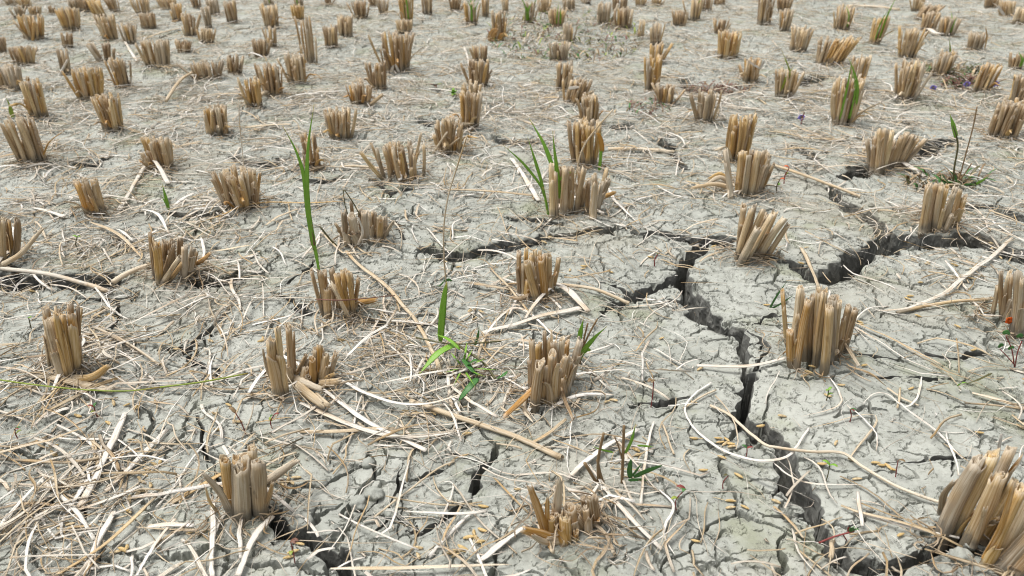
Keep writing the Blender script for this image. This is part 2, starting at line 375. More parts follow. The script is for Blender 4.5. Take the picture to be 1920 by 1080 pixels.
# ------------------------------------------------------------------ the stubble hills: foot x, foot y, width, height, lean (photo measurements), tone, shoots, label
CL = [
(47,18,26,20,0,'t',0,"pale tan stub cut by the top edge above the splayed corner stub"),
(20,14,24,12,0,'y',0,"low greenish grey stub in the far corner beside the tan stub"),
(36,41,22,20,0,'y',0,"dim grey stub half hidden behind the splayed stub with one outflung stalk"),
(66,39,24,18,2,'t',0,"thin tan stub peeping over the splayed stub with one outflung stalk"),
(60,80,50,44,4,'g',0,"splayed far stub with one long stalk flung out and an orange stalk in its middle"),
(132,62,42,40,0,'g',0,"golden far stub with a forked top, beside the splayed stub"),
(186,36,28,34,-8,'g',0,"golden far stub tilting over, right behind the tall grey-gold stub"),
(203,80,36,46,-4,'t',0,"tall grey-gold stub standing directly in front of the tilted golden stub"),
(215,25,24,27,-4,'b',0,"slanting brown stub at the top edge next to the tilted golden stub"),
(99,30,16,12,0,'b',0,"tiny brown tuft of stubble between the splayed stub and the forked golden stub"),
(138,26,26,22,0,'y',0,"low grey fuzzy stub behind the forked golden stub"),
(160,26,26,28,-3,'b',0,"brown stub at the top edge between the grey fuzzy stub and the tilted golden stub"),
(268,34,28,32,0,'t',0,"tan stub close behind a squat grey-brown stub in the far rows"),
(276,57,34,28,0,'b',0,"squat grey-brown stub with a flat top, straight in front of a tan stub"),
(243,88,28,36,0,'y',0,"grey-green fuzzy stub beside the long pale straw of the far rows"),
(315,22,40,24,-3,'t',0,"wide tan stub at the top edge behind the yellow stub"),
(331,43,27,32,0,'g',0,"yellow stub with a bright yellow leaf lying at its foot"),
(356,73,34,40,0,'b',0,"dark brown stub at the tip of the long pale straw of the far rows"),
(368,20,20,22,0,'b',0,"narrow brown stub at the top edge behind the thin grey stub"),
(386,86,32,26,3,'t',0,"squat tan stub at the foot of the thin grey stub"),
(391,58,18,40,0,'y',0,"thin tall grey stub rising behind the squat tan stub"),
(400,33,28,28,0,'y',0,"grey stub at the top, between the narrow brown stub and the tall brown one"),
(435,46,24,40,-2,'b',0,"tall narrow brown stub alone on bare mud in the far rows"),
(125,95,24,26,4,'b',0,"small crushed brown stub with a peaked top"),
(42,125,46,34,0,'b',0,"broad brown stub with a level top, below the splayed stub"),
(125,146,26,44,2,'y',0,"thin grey-green stub crossed by a pale leaning straw"),
(6,102,18,28,0,'b',0,"brown stub cut by the picture edge beside the broad level brown stub"),
(192,119,40,34,-4,'y',0,"split stub, grey half tilted one way and brown half the other"),
(293,133,46,48,0,'y',0,"pale stub parted in two bundles with a white right half"),
(343,102,30,22,2,'b',0,"short brown stub behind the stub parted in two pale bundles"),
(228,171,38,52,-4,'t',0,"grey-tan stub narrowing at the foot, a curled straw hanging on its side"),
(385,158,66,34,0,'y',0,"very wide low grey-brown stub with a long straw propped on it"),
(438,146,36,34,4,'b',0,"short brown chopped stub next to the very wide low one"),
(165,192,56,58,2,'g',0,"golden fan-shaped stub with outward leaning side stalks"),
(70,228,46,70,2,'g',0,"tall golden stub with stalks of nearly equal height near the picture edge"),
(28,178,36,44,0,'y',0,"dull grey-green stub behind the tall golden stub"),
(208,253,54,68,-2,'g',0,"golden stub with a yellow middle stalk and a lower grey right flank"),
(57,318,60,86,-2,'t',0,"tall tan stub by the picture edge with two crossed front stalks"),
(405,259,52,54,2,'t',0,"tan stub with ragged uneven top and one thick middle stalk"),
(297,326,62,60,-2,'t',0,"tan stub with a white straw propped against its foot"),
(5,176,22,40,0,'t',0,"tan stub cut by the picture edge above the tall golden stub"),
(450,404,82,78,-6,'t',0,"stout tan stub with side stalks leaning out, behind a long golden straw"),
(174,411,50,68,-4,'t',0,"narrow tan stub standing alone on straw litter, widening at the top"),
(478,212,36,54,0,'g',0,"narrow golden stub in front of the wide brown stub with the propped straw"),
(508,186,52,58,2,'b',0,"wide brown stub right beside the pale evenly spaced stub"),
(557,161,44,54,0,'t',0,"pale tan stub of thin evenly spaced stalks"),
(578,126,52,82,0,'t',0,"tallest thin stub of the far rows, a few long separate stalks"),
(488,111,32,32,2,'b',0,"short brown stub with a bent straw at its foot, behind the golden one"),
(508,92,26,36,0,'t',0,"tan stub close behind the short brown stub with a bent straw"),
(507,57,38,42,0,'t',0,"tan fuzzy stub in the far rows behind two short brown ones"),
(560,45,26,28,0,'g',0,"small golden stub on bare mud behind the tallest thin stub"),
(620,95,30,40,2,'b',0,"brown stub touching a lighter brown one behind it"),
(648,74,36,38,2,'t',0,"lighter brown stub touching the one in front of it, dark foot"),
(561,18,20,18,0,'y',1,"greenish small stub near the top edge behind the small golden stub"),
(505,12,22,12,0,'y',1,"low greenish stub at the top edge"),
(615,12,18,14,0,'b',0,"small brown stub at the top edge on open mud"),
(676,38,34,30,0,'b',0,"grey-brown low wide stub with a dark foot near the top edge"),
(718,29,18,27,0,'y',0,"small grey stub next to the golden stub with a green leaf"),
(700,16,16,18,0,'b',0,"tiny brown stub at the top edge beside the small grey one"),
(762,50,30,54,0,'g',2,"golden far stub with a bright green leaf through its middle"),
(800,33,24,40,0,'b',0,"tall brown stub at the top edge beside the golden one with a green leaf"),
(853,25,24,28,2,'b',0,"brown stub with one side stalk leaning out at the top edge"),
(884,50,26,42,0,'y',5,"far stub overgrown with fresh green shoots"),
(910,36,18,38,0,'t',0,"narrow tan stub just behind the brown stub with an orange dead leaf"),
(947,27,14,28,0,'t',0,"thin tan stub at the top edge beside the narrow tan one"),
(935,80,36,52,0,'b',0,"brown stub with an orange dead leaf wrapped round its foot"),
(757,68,34,24,0,'t',0,"low tan stub showing over the tops of the largest far stub"),
(742,142,70,72,0,'b',0,"largest brown stub of the far rows with two white leaf tips at its foot"),
(710,174,36,50,0,'b',0,"brown stub in front of the largest far stub, side stalk leaning"),
(900,118,32,30,0,'t',0,"tan stub between the one with the orange dead leaf and the slender brown one"),
(896,168,44,50,2,'b',0,"brown stub of many slender stalks at the head of a close row of three"),
(885,190,38,30,0,'t',0,"small stub squeezed between two taller ones in a close row"),
(879,250,44,68,2,'g',0,"tall golden stub with a short straw stuck across its foot"),
(843,294,58,66,0,'t',0,"tan stub with two thin stems leaning across its front"),
(675,206,52,42,0,'b',0,"brown stub with a level top and one stalk leaning far out"),
(635,263,66,58,2,'t',0,"stout brown stub with a flat top above the two tall green blades"),
(583,326,40,64,0,'g',0,"narrow golden stub just behind the two tall green blades"),
(752,352,112,74,-4,'t',0,"widest fan-shaped stub with evenly cut stalks and one side splayed low"),
(1105,239,42,54,-2,'t',0,"tan stub directly behind the jumbled golden stub"),
(1098,318,58,84,-2,'g',0,"jumbled golden stub with broken stalks crossing in front"),
(1057,173,36,52,2,'t',0,"tan stub on the far side of the dark tilted stub"),
(1075,199,44,46,12,'b',0,"dark brown stub tilted over with a white flake on its top"),
(1067,87,24,32,0,'y',0,"pale thin stub at the edge of the low weed patch"),
(1048,120,44,34,0,'y',0,"low grey stub below the weed patch, widening at the top"),
(1043,55,36,32,0,'t',2,"tan stub in the weed patch with one green blade before it"),
(992,48,26,38,4,'y',4,"grey stub with green leaves on both sides near the top edge"),
(1021,28,28,30,0,'t',0,"tan stub at the top edge just beyond the one with green leaves"),
(1067,24,30,24,0,'y',0,"dim grey stub at the top edge behind the weed patch"),
(1133,50,32,38,0,'y',0,"grey-tan stub at the end of the weed patch"),
(1168,59,34,38,0,'b',0,"grey-brown stub standing in front of the dark brown top-edge stub"),
(1162,23,34,26,0,'b',0,"dark brown stub at the top edge behind two stubs side by side"),
(1201,15,24,18,0,'t',0,"tan stub on the top edge next to the dark brown one"),
(1232,14,24,16,0,'t',0,"tan stub on the top edge between two others of its size"),
(1101,9,18,10,0,'y',0,"sliver of a grey stub at the top edge"),
(1202,74,16,32,0,'t',0,"thin small tan stub beside a grey-tan one"),
(1230,90,27,40,0,'y',0,"grey-tan stub behind the leaning golden-brown one"),
(1230,123,32,38,2,'g',0,"golden-brown stub with an outleaning stalk behind the tall golden one"),
(1222,178,30,64,0,'g',0,"tall slim golden stub in the middle distance"),
(1250,203,42,36,0,'b',0,"short brown stub at the foot of the tall slim golden one"),
(1276,51,34,27,0,'b',0,"short brown stub in front of a taller fuzzy one with a green stem"),
(1303,39,30,38,0,'t',1,"tall fuzzy tan stub with a green stem behind the short brown one"),
(1325,24,24,26,0,'b',0,"brown stub at the top edge, last of three overlapping"),
(1350,12,26,14,0,'b',0,"low brown stub at the top edge beside three overlapping ones"),
(1351,65,28,26,0,'b',0,"small dark brown stub alone on litter, its side stalk leaning"),
(1367,115,44,50,2,'g',0,"golden-grey stub made of a near and a far half"),
(1407,158,38,44,0,'t',0,"tan stub with two white straws crossed over its top, beside a bundle of straw"),
(1434,50,30,54,0,'b',0,"tall brown stub near the top edge beside a small grey one"),
(1471,24,34,26,0,'b',0,"brown stub cut by the top edge above the small grey one"),
(1472,63,26,38,2,'y',0,"small plain grey stub with a level top"),
(1498,100,40,44,2,'t',0,"tan stub spreading at the top, above the gapped stub"),
(1582,59,42,44,0,'t',1,"tan stub near the top edge with one green tip sticking up"),
(1560,126,60,50,8,'g',0,"gapped stub, a single stalk on one side and a leaning bundle on the other"),
(1642,87,26,50,6,'g',2,"slim golden stub leaning slightly with a green blade at its foot"),
(1703,114,44,52,2,'t',0,"tan stub with a pointed crown and one long side stalk"),
(1722,26,26,28,0,'t',0,"tan stub at the top edge behind the collapsed one"),
(1735,40,42,26,14,'b',0,"collapsed brown stub with stalks lying over, near the top edge"),
(1743,62,34,34,2,'b',0,"brown stub with a curled white leaf at its foot"),
(1778,73,42,34,0,'y',2,"grey wide stub beside a long green grass stem"),
(1862,19,36,22,0,'b',0,"brown stub cut by the top edge near the corner"),
(1893,33,36,28,-4,'t',0,"tan fuzzy stub near the corner with a pale side leaf"),
(1912,51,28,30,0,'t',0,"tan stub touching the picture edge near the top corner"),
(1830,99,34,32,0,'y',0,"low grey stub with a reddish dry tuft behind it"),
(1767,149,42,44,2,'y',1,"grey-green stub among dark weeds behind the purple flowers"),
(1843,181,40,52,6,'g',0,"golden stub growing between the purple flowers"),
(1908,134,28,30,0,'b',2,"brown stub at the picture edge with yellow-green leaves"),
(1703,193,54,70,0,'t',0,"big tan-grey stub with a split in the front and one stalk leaning out"),
(1610,172,36,60,4,'t',0,"tan stub hidden behind the green-shooting one"),
(1585,243,62,88,0,'t',7,"tall stub with bright green shoots growing up through it"),
(1472,190,48,50,0,'t',3,"tan stub with a few thin green shoots on its top"),
(1323,239,46,58,0,'y',0,"grey-tan stub with a level top beside dry red weeds"),
(1385,312,58,88,0,'g',0,"tall tan stub right behind the stub with bent leaves at its foot"),
(1908,200,34,54,0,'b',0,"brown stub at the picture edge behind the broad reddish-tan one"),
(1890,270,78,72,2,'b',0,"broad reddish-tan stub at the picture edge with a level top"),
]
for _i, _c in enumerate(CL): pass
# nearest hills: stalk by stalk, (foot x, foot y, top x, top y, width, tone)
NEAR = [
("large tan stub of many tall stalks with one thin golden stalk standing apart", 690, [
 (1474,632,1467,545,8,'g'),(1483,682,1482,620,16,'g'),(1487,668,1502,536,17,'t'),(1494,688,1517,563,16,'g'),(1507,672,1513,565,12,'t'),(1516,670,1524,556,14,'b'),
 (1529,672,1536,541,15,'t'),(1529,682,1547,546,17,'t'),(1545,694,1555,574,17,'t'),(1556,676,1560,557,15,'y'),(1566,668,1575,566,14,'t'),(1572,660,1592,573,13,'b'),(1584,652,1604,580,11,'b'),
 (1500,660,1506,548,11,'b'),(1540,662,1545,550,13,'b'),(1520,655,1530,550,12,'b'),(1555,655,1568,558,12,'b')], 
 [((1570,628),(1590,652),(1611,686),9,'y',1.0)]),
("big close stub in the lower corner, thick golden stalks all leaning over", 1062, [
 (1771,992,1838,860,31,'y'),(1798,975,1862,850,24,'g'),(1815,1020,1874,888,30,'t'),(1858,940,1896,840,21,'y'),(1842,1010,1906,905,22,'g'),
 (1848,1056,1916,915,23,'g'),(1878,1050,1936,930,26,'t'),(1872,1072,1948,990,27,'y'),(1895,1080,1962,1008,26,'b'),(1832,1000,1880,890,20,'b'),(1862,1020,1915,910,22,'b'),(1890,1030,1945,930,24,'b')],
 [((1765,968),(1772,930),(1790,903),16,'y',1.3),((1822,1030),(1842,985),(1848,953),13,'t',1.2),((1843,1052),(1880,985),(1902,905),12,'o',1.1),((1862,905),(1872,850),(1878,815),9,'w',0.7),((1832,1010),(1838,995),(1860,985),14,'t',0.9),((1846,1000),(1850,985),(1868,978),15,'y',0.8)]),
("golden stub of curled hollow stalks in the middle with flat dry leaves at its foot", 572, [
 (977,553,973,470,12,'b'),(984,545,987,466,9,'g'),(980,556,980,496,7,'p'),(986,558,989,527,10,'g'),(1007,566,987,488,13,'t'),(1011,562,997,492,7,'b'),(1005,545,996,478,10,'g'),
 (1010,545,1005,480,9,'b'),(1022,560,1014,482,19,'g'),(1031,548,1030,477,12,'t'),(1035,543,1048,484,9,'t'),(1000,535,1003,470,10,'g'),(1015,535,1012,471,11,'g'),(1020,535,1021,476,9,'b')],
 [((1000,553),(975,560),(955,556),9,'b',0.8)]),
("stub of pale curled hollow stalks of many heights with green blades behind", 762, [
 (998,722,997,637,14,'b'),(1006,715,1011,644,12,'g'),(1003,762,1013,683,21,'t'),(1016,755,1023,688,10,'t'),(1014,712,1016,656,11,'t'),(1021,700,1021,622,9,'t'),
 (1029,705,1029,636,10,'t'),(1033,700,1034,621,5,'t'),(1034,755,1036,661,19,'t'),(1040,728,1038,643,16,'t'),(1046,752,1049,690,10,'b'),(1050,735,1062,668,15,'t'),(1058,733,1069,676,15,'t'),
 (1055,712,1063,642,11,'g'),(1072,700,1088,640,14,'y'),(1065,738,1076,684,8,'y'),(1046,705,1054,637,12,'t'),(1025,720,1026,668,10,'b')],
 [((1000,727),(978,750),(944,782),12,'o',1.0),((1047,690),(1052,655),(1070,628),7,'y',0.9),((1046,700),(1056,742),(1074,785),8,'b',0.9)]),
("short trampled stub with rolled stalk ends and orange torn sheaths at the bottom edge", 1020, [
 (1060,1020,1058,968,22,'g'),(1036,1008,1034,972,13,'g'),(1046,1005,1043,963,13,'b'),(1072,1000,1068,955,27,'b'),(1079,1012,1080,997,13,'g'),(1102,998,1098,951,18,'y'),
 (1113,985,1106,932,15,'b'),(1121,985,1115,934,14,'b'),(1117,978,1119,940,12,'b'),(1097,970,1093,934,12,'b'),(1052,990,1052,960,14,'b'),(1088,985,1084,950,12,'b'),(1040,992,1040,945,14,'b')],
 [((1024,1005),(1008,955),(993,912),17,'o',1.0),((1027,1000),(1026,960),(1027,933),9,'o',0.9),((1042,985),(1046,940),(1050,900),17,'p',1.1),((1042,1016),(1010,1002),(979,993),20,'o',0.9),((1050,1018),(1020,1016),(1000,1005),13,'p',0.8),((1030,1020),(1036,1032),(1040,1036),12,'p',0.9)]),
("stub in two leaning bundles with a tall two-bladed green shoot rising behind", 597, [
 (606,590,583,505,8,'b'),(611,590,600,508,12,'t'),(615,592,613,541,14,'t'),(614,582,608,507,9,'b'),(641,580,628,535,8,'b'),(657,600,621,531,8,'t'),(651,590,630,515,10,'g'),
 (656,588,642,508,9,'g'),(663,588,652,510,10,'g'),(660,580,658,512,8,'t'),(664,580,673,518,10,'b'),(630,575,622,505,11,'b'),(634,580,636,512,9,'b'),(645,578,647,505,10,'b')],
 [((664,570),(684,566),(706,562),11,'o',0.9),((600,555),(604,545),(606,536),5,'p',0.8)]),
("stub with two tall separate stalks and a lower cluster of rolled stalk ends", 748, [
 (524,742,508,640,21,'t'),(535,738,520,612,15,'g'),(546,715,540,607,15,'t'),(553,705,551,622,5,'b'),(550,712,575,664,10,'b'),(562,712,579,676,10,'y'),(586,722,585,670,15,'g'),
 (605,718,612,664,15,'t'),(617,708,629,660,10,'b'),(601,712,599,650,13,'g'),(590,708,592,655,11,'b'),(608,705,604,655,10,'b')],
 [((544,708),(580,722),(611,733),16,'p',0.9),((552,722),(585,745),(607,762),19,'p',0.9),((590,745),(610,757),(622,762),14,'p',0.8),((598,724),(620,718),(638,713),16,'p',0.8),((602,716),(614,708),(629,700),9,'t',0.9),((520,735),(500,690),(493,655),5,'b',0.9)]),
("stub of few thick grey hollow stalks with side leaves spread out near the bottom", 972, [
 (455,968,452,873,33,'y'),(436,955,422,862,20,'g'),(488,962,484,865,27,'y'),(466,935,461,853,25,'t'),(478,930,473,838,21,'t'),(470,945,468,868,16,'g'),(448,935,444,860,16,'g')],
 [((434,968),(412,925),(381,888),15,'y',0.9),((492,912),(525,885),(558,862),17,'y',0.9),((496,960),(506,925),(511,905),10,'b',1.0),((410,962),(393,940),(386,915),5,'g',0.8)]),
("slender golden stub of tall straight stalks beside a large straw pile at the picture edge", 710, [
 (119,710,92,602,20,'p'),(105,690,85,578,14,'t'),(128,710,104,588,11,'g'),(134,708,117,587,13,'g'),(145,698,134,590,14,'g'),(151,690,146,573,9,'b'),(143,690,131,568,14,'t'),(115,690,108,578,14,'t'),(150,670,153,578,6,'g'),(96,690,87,620,9,'t')],
 [((130,715),(170,708),(206,684),15,'t',1.2)]),
("brown chopped stub beside a black hole with short stalks crossing in front", 530, [
 (290,520,281,438,9,'b'),(299,529,294,455,12,'g'),(296,528,287,445,4,'t'),(305,515,307,454,10,'b'),(307,518,326,460,9,'b'),(306,530,337,482,10,'t'),(318,528,348,485,8,'t'),(345,524,347,461,14,'y'),
 (355,518,362,466,11,'y'),(325,510,322,451,11,'b'),(360,508,369,473,9,'b'),(336,508,338,446,11,'b'),(315,510,314,455,10,'b')],
 [((362,500),(378,488),(395,474),9,'o',0.9)]),
("stub leaning strongly over, thick stalks fanned beside the widest mud crack", 490, [
 (1388,455,1395,383,13,'b'),(1382,482,1410,390,12,'t'),(1389,492,1421,429,15,'y'),(1400,489,1446,405,13,'t'),(1393,480,1432,392,11,'t'),(1424,482,1470,411,14,'t'),(1438,482,1478,421,11,'b'),(1410,468,1437,399,11,'b'),(1418,472,1453,398,13,'t'),(1408,478,1440,404,12,'b'),(1398,460,1415,385,11,'y')],[((1470,430),(1476,450),(1480,456),5,'p',0.7)]),
("broad brown stub with an evenly frayed top standing on the lip of a crack", 435, [
 (1728,436,1742,345,14,'t'),(1739,432,1756,345,11,'b'),(1750,432,1766,345,11,'t'),(1757,432,1776,348,10,'g'),(1771,434,1785,402,8,'y'),(1766,428,1793,352,10,'y'),(1782,424,1800,355,12,'t'),(1790,418,1811,366,10,'b'),(1746,425,1760,352,10,'b'),(1792,422,1808,372,9,'g'),(1776,428,1790,350,9,'b'),(1735,425,1748,344,10,'t')],
 [((1795,410),(1796,432),(1805,448),5,'b',0.8)]),
("grey-brown stub cut by the picture edge with a small orange flower in front", 622, [
 (1861,588,1871,536,9,'t'),(1878,596,1877,510,10,'b'),(1886,590,1894,508,10,'t'),(1900,622,1908,512,14,'y'),(1883,600,1897,560,11,'y'),(1910,626,1919,520,13,'y'),(1919,624,1930,530,13,'t'),(1891,592,1896,516,9,'b'),(1902,600,1912,515,10,'b'),(1925,610,1938,525,12,'t')],[]),
("stub cut by the picture edge with a long dry leaf leaning from its foot", 496, [
 (6,492,6,408,19,'t'),(23,482,17,412,6,'g'),(28,482,33,412,12,'b'),(-10,494,-9,410,15,'y'),(15,480,13,415,9,'b')],
 [((0,503),(40,474),(79,429),9,'p',1.0)]),
("large stub of upright parted stalks with green rice blades before and behind", 405, [
 (1036,407,1034,310,11,'g'),(1045,407,1042,322,9,'t'),(1055,402,1060,312,14,'t'),(1068,396,1072,315,11,'t'),(1080,396,1095,318,14,'t'),(1090,390,1106,332,9,'b'),(1111,407,1114,326,14,'p'),(1117,390,1141,335,12,'y'),(1100,398,1104,340,9,'b'),(1085,390,1086,314,10,'t'),(1119,380,1138,316,9,'t'),(1064,388,1064,316,9,'b'),(1048,388,1050,312,9,'b'),(1122,395,1128,345,9,'y')],
 [((1125,374),(1140,366),(1155,360),9,'o',0.9)]),
("low grey weathered stub with two thin dry stems leaning up from it", 460, [
 (653,459,645,398,13,'y'),(672,459,660,404,14,'y'),(686,452,683,399,14,'y'),(697,445,692,399,8,'y'),(712,448,711,405,12,'t'),(719,448,738,415,9,'y'),(647,448,628,418,6,'b'),(667,450,656,406,9,'b'),(706,442,703,399,8,'y'),(723,440,722,405,10,'y'),(664,435,658,376,9,'b'),(680,438,676,395,10,'b'),(695,438,700,398,10,'y')],
 [((672,462),(680,435),(672,408),4,'w',0.7)]),
("stub with a lone front stalk and a bundle of bent dry leaves at its foot", 367, [
 (1370,368,1360,283,10,'p'),(1384,362,1390,285,11,'t'),(1395,367,1405,290,13,'y'),(1406,367,1421,286,12,'t'),(1413,364,1431,285,11,'b'),(1421,360,1443,292,11,'y'),(1427,356,1452,306,9,'b'),(1400,354,1410,282,11,'b'),(1388,356,1397,284,10,'g'),(1418,354,1437,288,10,'t'),(1410,366,1416,305,10,'y')],
 [((1374,352),(1350,332),(1318,351),9,'p',.8),((1373,356),(1340,345),(1294,353),8,'p',.7),((1371,345),(1350,326),(1328,337),9,'g',.8),((1372,360),(1368,350),(1366,372),6,'p',.8)]),
("V-shaped stub opening into two leaning fans", 320, [
 (1636,320,1640,258,10,'b'),(1643,322,1650,245,11,'t'),(1649,323,1661,243,11,'t'),(1656,321,1673,247,10,'g'),(1631,314,1625,262,8,'y'),(1660,316,1677,263,9,'b'),(1640,312,1645,250,9,'t'),(1652,312,1667,246,9,'b'),
 (1668,314,1690,256,10,'t'),(1675,312,1701,250,11,'t'),(1682,311,1713,252,11,'b'),(1688,310,1723,258,10,'t'),(1693,309,1734,263,9,'y'),(1672,308,1695,262,9,'b'),(1690,308,1716,266,9,'b'),(1678,306,1706,256,9,'t')],[]),
]
# ------------------------------------------------------------------ the mud: one sheet with modelled cracks, lumps and crazing
CRACKS = [  # (depth factor, [(x, y, width) ...])
(1.0,[(1190,437,4),(1240,432,6),(1296,445,18),(1318,456,22),(1298,482,26),(1282,506,24),(1294,540,26),(1308,565,30),(1325,592,26),(1345,610,20),(1384,626,14),(1404,648,16),(1398,690,20),(1412,716,26),(1408,742,24),(1394,770,26),(1400,795,22),(1440,806,28),(1466,832,36),(1472,872,34),(1494,912,36),(1524,930,26),(1530,962,32),(1548,995,34),(1560,1025,34),(1590,1052,30),(1640,1066,32),(1700,1064,30),(1762,1042,28),(1800,1015,30),(1840,1040,24)]),
(1.0,[(1284,508,18),(1252,528,14),(1208,549,16),(1180,562,10),(1140,580,8),(1118,604,4)]),
(0.6,[(1210,566,4),(1262,563,5),(1302,564,6)]),
(1.0,[(1440,488,6),(1486,494,8),(1520,518,16),(1552,518,22),(1584,506,24),(1606,484,26),(1634,466,24),(1662,454,20),(1704,450,16),(1742,460,18),(1800,455,18),(1836,455,22),(1866,470,22),(1930,484,22)]),
(1.0,[(1320,450,14),(1352,450,16),(1392,455,12)]),
(0.9,[(1560,350,7),(1576,372,10),(1592,386,13),(1622,396,12),(1634,414,12),(1660,438,9),(1690,449,9)]),
(0.8,[(1585,332,8),(1612,322,14),(1642,312,12)]),(0.8,[(1720,295,5),(1740,285,12),(1762,270,14),(1795,265,8)]),(0.7,[(1694,216,6),(1702,238,9)]),(0.5,[(1490,275,4),(1512,288,8),(1534,302,6)]),
(0.8,[(1878,398,6),(1895,404,18),(1912,412,8)]),(0.7,[(1720,388,5),(1770,392,6),(1830,388,8),(1872,390,8)]),
(0.6,[(1600,672,4),(1645,676,6),(1690,681,5)]),(0.7,[(1722,656,4),(1745,664,9),(1795,668,11),(1818,662,12),(1852,658,4)]),(0.6,[(1610,713,4),(1640,716,6),(1690,714,4),(1740,716,8),(1785,710,6)]),
(0.7,[(1664,872,4),(1700,868,7),(1747,864,9),(1785,866,8),(1812,860,8)]),(0.8,[(1476,996,4),(1464,1020,9),(1462,1050,11),(1456,1090,12)]),
(0.5,[(1560,790,3),(1620,772,4),(1660,775,3)]),(0.5,[(1180,430,3),(1150,434,9),(1108,441,6),(1048,444,7)]),
(1.0,[(786,466,6),(806,468,15),(850,474,20),(880,470,14),(905,462,12),(950,456,18),(985,458,18),(1012,447,14),(1048,444,5)]),
(0.8,[(1186,768,4),(1218,764,8),(1256,760,9),(1290,752,6)]),(0.9,[(926,846,8),(922,868,12),(902,880,14),(884,904,16),(886,924,16),(862,942,12),(852,962,14),(822,986,14),(788,996,8),(760,990,5)]),
(0.7,[(757,868,6),(752,900,8),(742,935,9),(728,958,9),(704,990,7)]),(0.6,[(840,850,4),(870,862,6),(905,880,8)]),
(1.2,[(486,930,8),(504,958,18),(520,978,24),(556,995,28),(600,1008,26),(632,1036,40),(650,1064,46),(660,1100,40)]),
(0.7,[(520,974,10),(540,945,8),(562,916,6),(602,908,6),(650,890,6),(676,868,5),(690,850,4)]),
(0.8,[(340,640,6),(352,655,14),(362,668,16),(356,648,9),(372,628,8),(402,610,6)]),(0.6,[(300,655,4),(330,650,6),(350,650,6)]),(0.6,[(362,668,8),(384,686,6),(410,690,5),(412,704,4)]),
(0.7,[(216,560,8),(222,590,10),(212,612,6)]),(0.9,[(372,780,8),(384,805,15),(382,836,16),(396,866,12),(406,895,12),(420,930,9)]),
(0.6,[(270,765,6),(278,800,9),(276,832,7)]),(0.9,[(-20,524,16),(40,530,18),(62,528,20),(112,520,34),(150,524,20),(180,524,26),(204,532,16),(228,520,5)]),
(1.0,[(352,520,12),(386,526,20),(416,526,16),(446,520,10),(490,514,4)]),(0.7,[(520,562,4),(548,566,9),(566,584,13),(580,592,8)]),(0.5,[(520,540,4),(556,520,5),(590,490,4)]),
(0.7,[(690,602,5),(730,612,12),(772,612,9),(812,606,7)]),(0.8,[(926,258,4),(940,264,10),(975,268,9),(1006,264,7)]),(0.6,[(786,224,4),(805,232,9),(816,236,5)]),
(0.8,[(1240,262,5),(1254,272,12),(1266,296,8),(1284,318,6)]),(0.6,[(1150,240,4),(1166,237,9),(1182,232,4)]),
(0.6,[(310,402,4),(350,406,8),(400,408,9),(424,402,4)]),(0.6,[(436,294,5),(470,304,7),(506,306,9)]),(0.6,[(515,304,5),(524,294,8),(545,290,4)]),(0.6,[(140,306,5),(170,310,7),(206,294,4)]),
(0.9,[(1506,158,8),(1524,150,18),(1540,142,8)]),(0.8,[(1284,150,6),(1293,158,16),(1302,166,8)]),(0.7,[(1390,615,4),(1420,648,8),(1438,668,7),(1416,700,10)]),
(0.5,[(1560,1028,6),(1600,1015,4),(1650,1010,3)]),(0.6,[(1440,800,8),(1430,770,5),(1440,745,3)]),(0.5,[(1130,530,3),(1165,545,5),(1200,551,6)]),
(0.5,[(880,780,4),(905,790,9),(870,800,5)]),(0.6,[(0,480,5),(20,505,6),(52,520,6)]),(0.5,[(560,340,3),(600,346,6),(640,340,4)]),(0.6,[(700,345,5),(735,372,6),(790,360,4)]),
(0.5,[(955,412,4),(1000,416,5),(1050,428,5)]),(0.5,[(1400,615,3),(1460,590,4),(1500,600,3)]),(0.5,[(740,415,4),(752,430,8),(760,452,5)]),(0.6,[(1010,850,3),(1060,830,5),(1100,826,4)]),
]
CRACKS += [(0.7,[(690,850,5),(702,880,8),(690,905,7),(660,925,8),(640,962,6)]),(0.7,[(752,900,6),(790,890,7),(842,872,4)]),(0.7,[(728,958,6),(760,976,7),(790,996,6)]),(0.7,[(560,1000,8),(600,960,6),(640,940,5)]),
           (0.6,[(900,800,4),(925,846,6)]),(0.6,[(150,560,3),(215,562,6),(262,548,3)]),(0.6,[(1395,795,8),(1370,830,4),(1330,838,3)]),(0.6,[(1474,890,8),(1440,915,4),(1400,918,3)]),(0.6,[(1548,995,8),(1600,985,5),(1640,960,3)])]
HILLS = []                                         # foot of every stubble hill, for the mound under it
for c in CL:
    m = mpp(c[0], c[1]); p = P(c[0], c[1]); HILLS.append((p[0], p[1] + 0.3 * c[2] * m, 0.5 * c[2] * m))
for lab, fy, st, sh in NEAR:
    xs = [q[0] for q in st]; cx = (min(xs) + max(xs)) / 2; m = mpp(cx, fy); p = P(cx, fy)
    HILLS.append((p[0], p[1] + 0.3 * (max(xs) - min(xs)) * m, 0.5 * (max(xs) - min(xs)) * m + 0.008))
HA = np.array(HILLS)

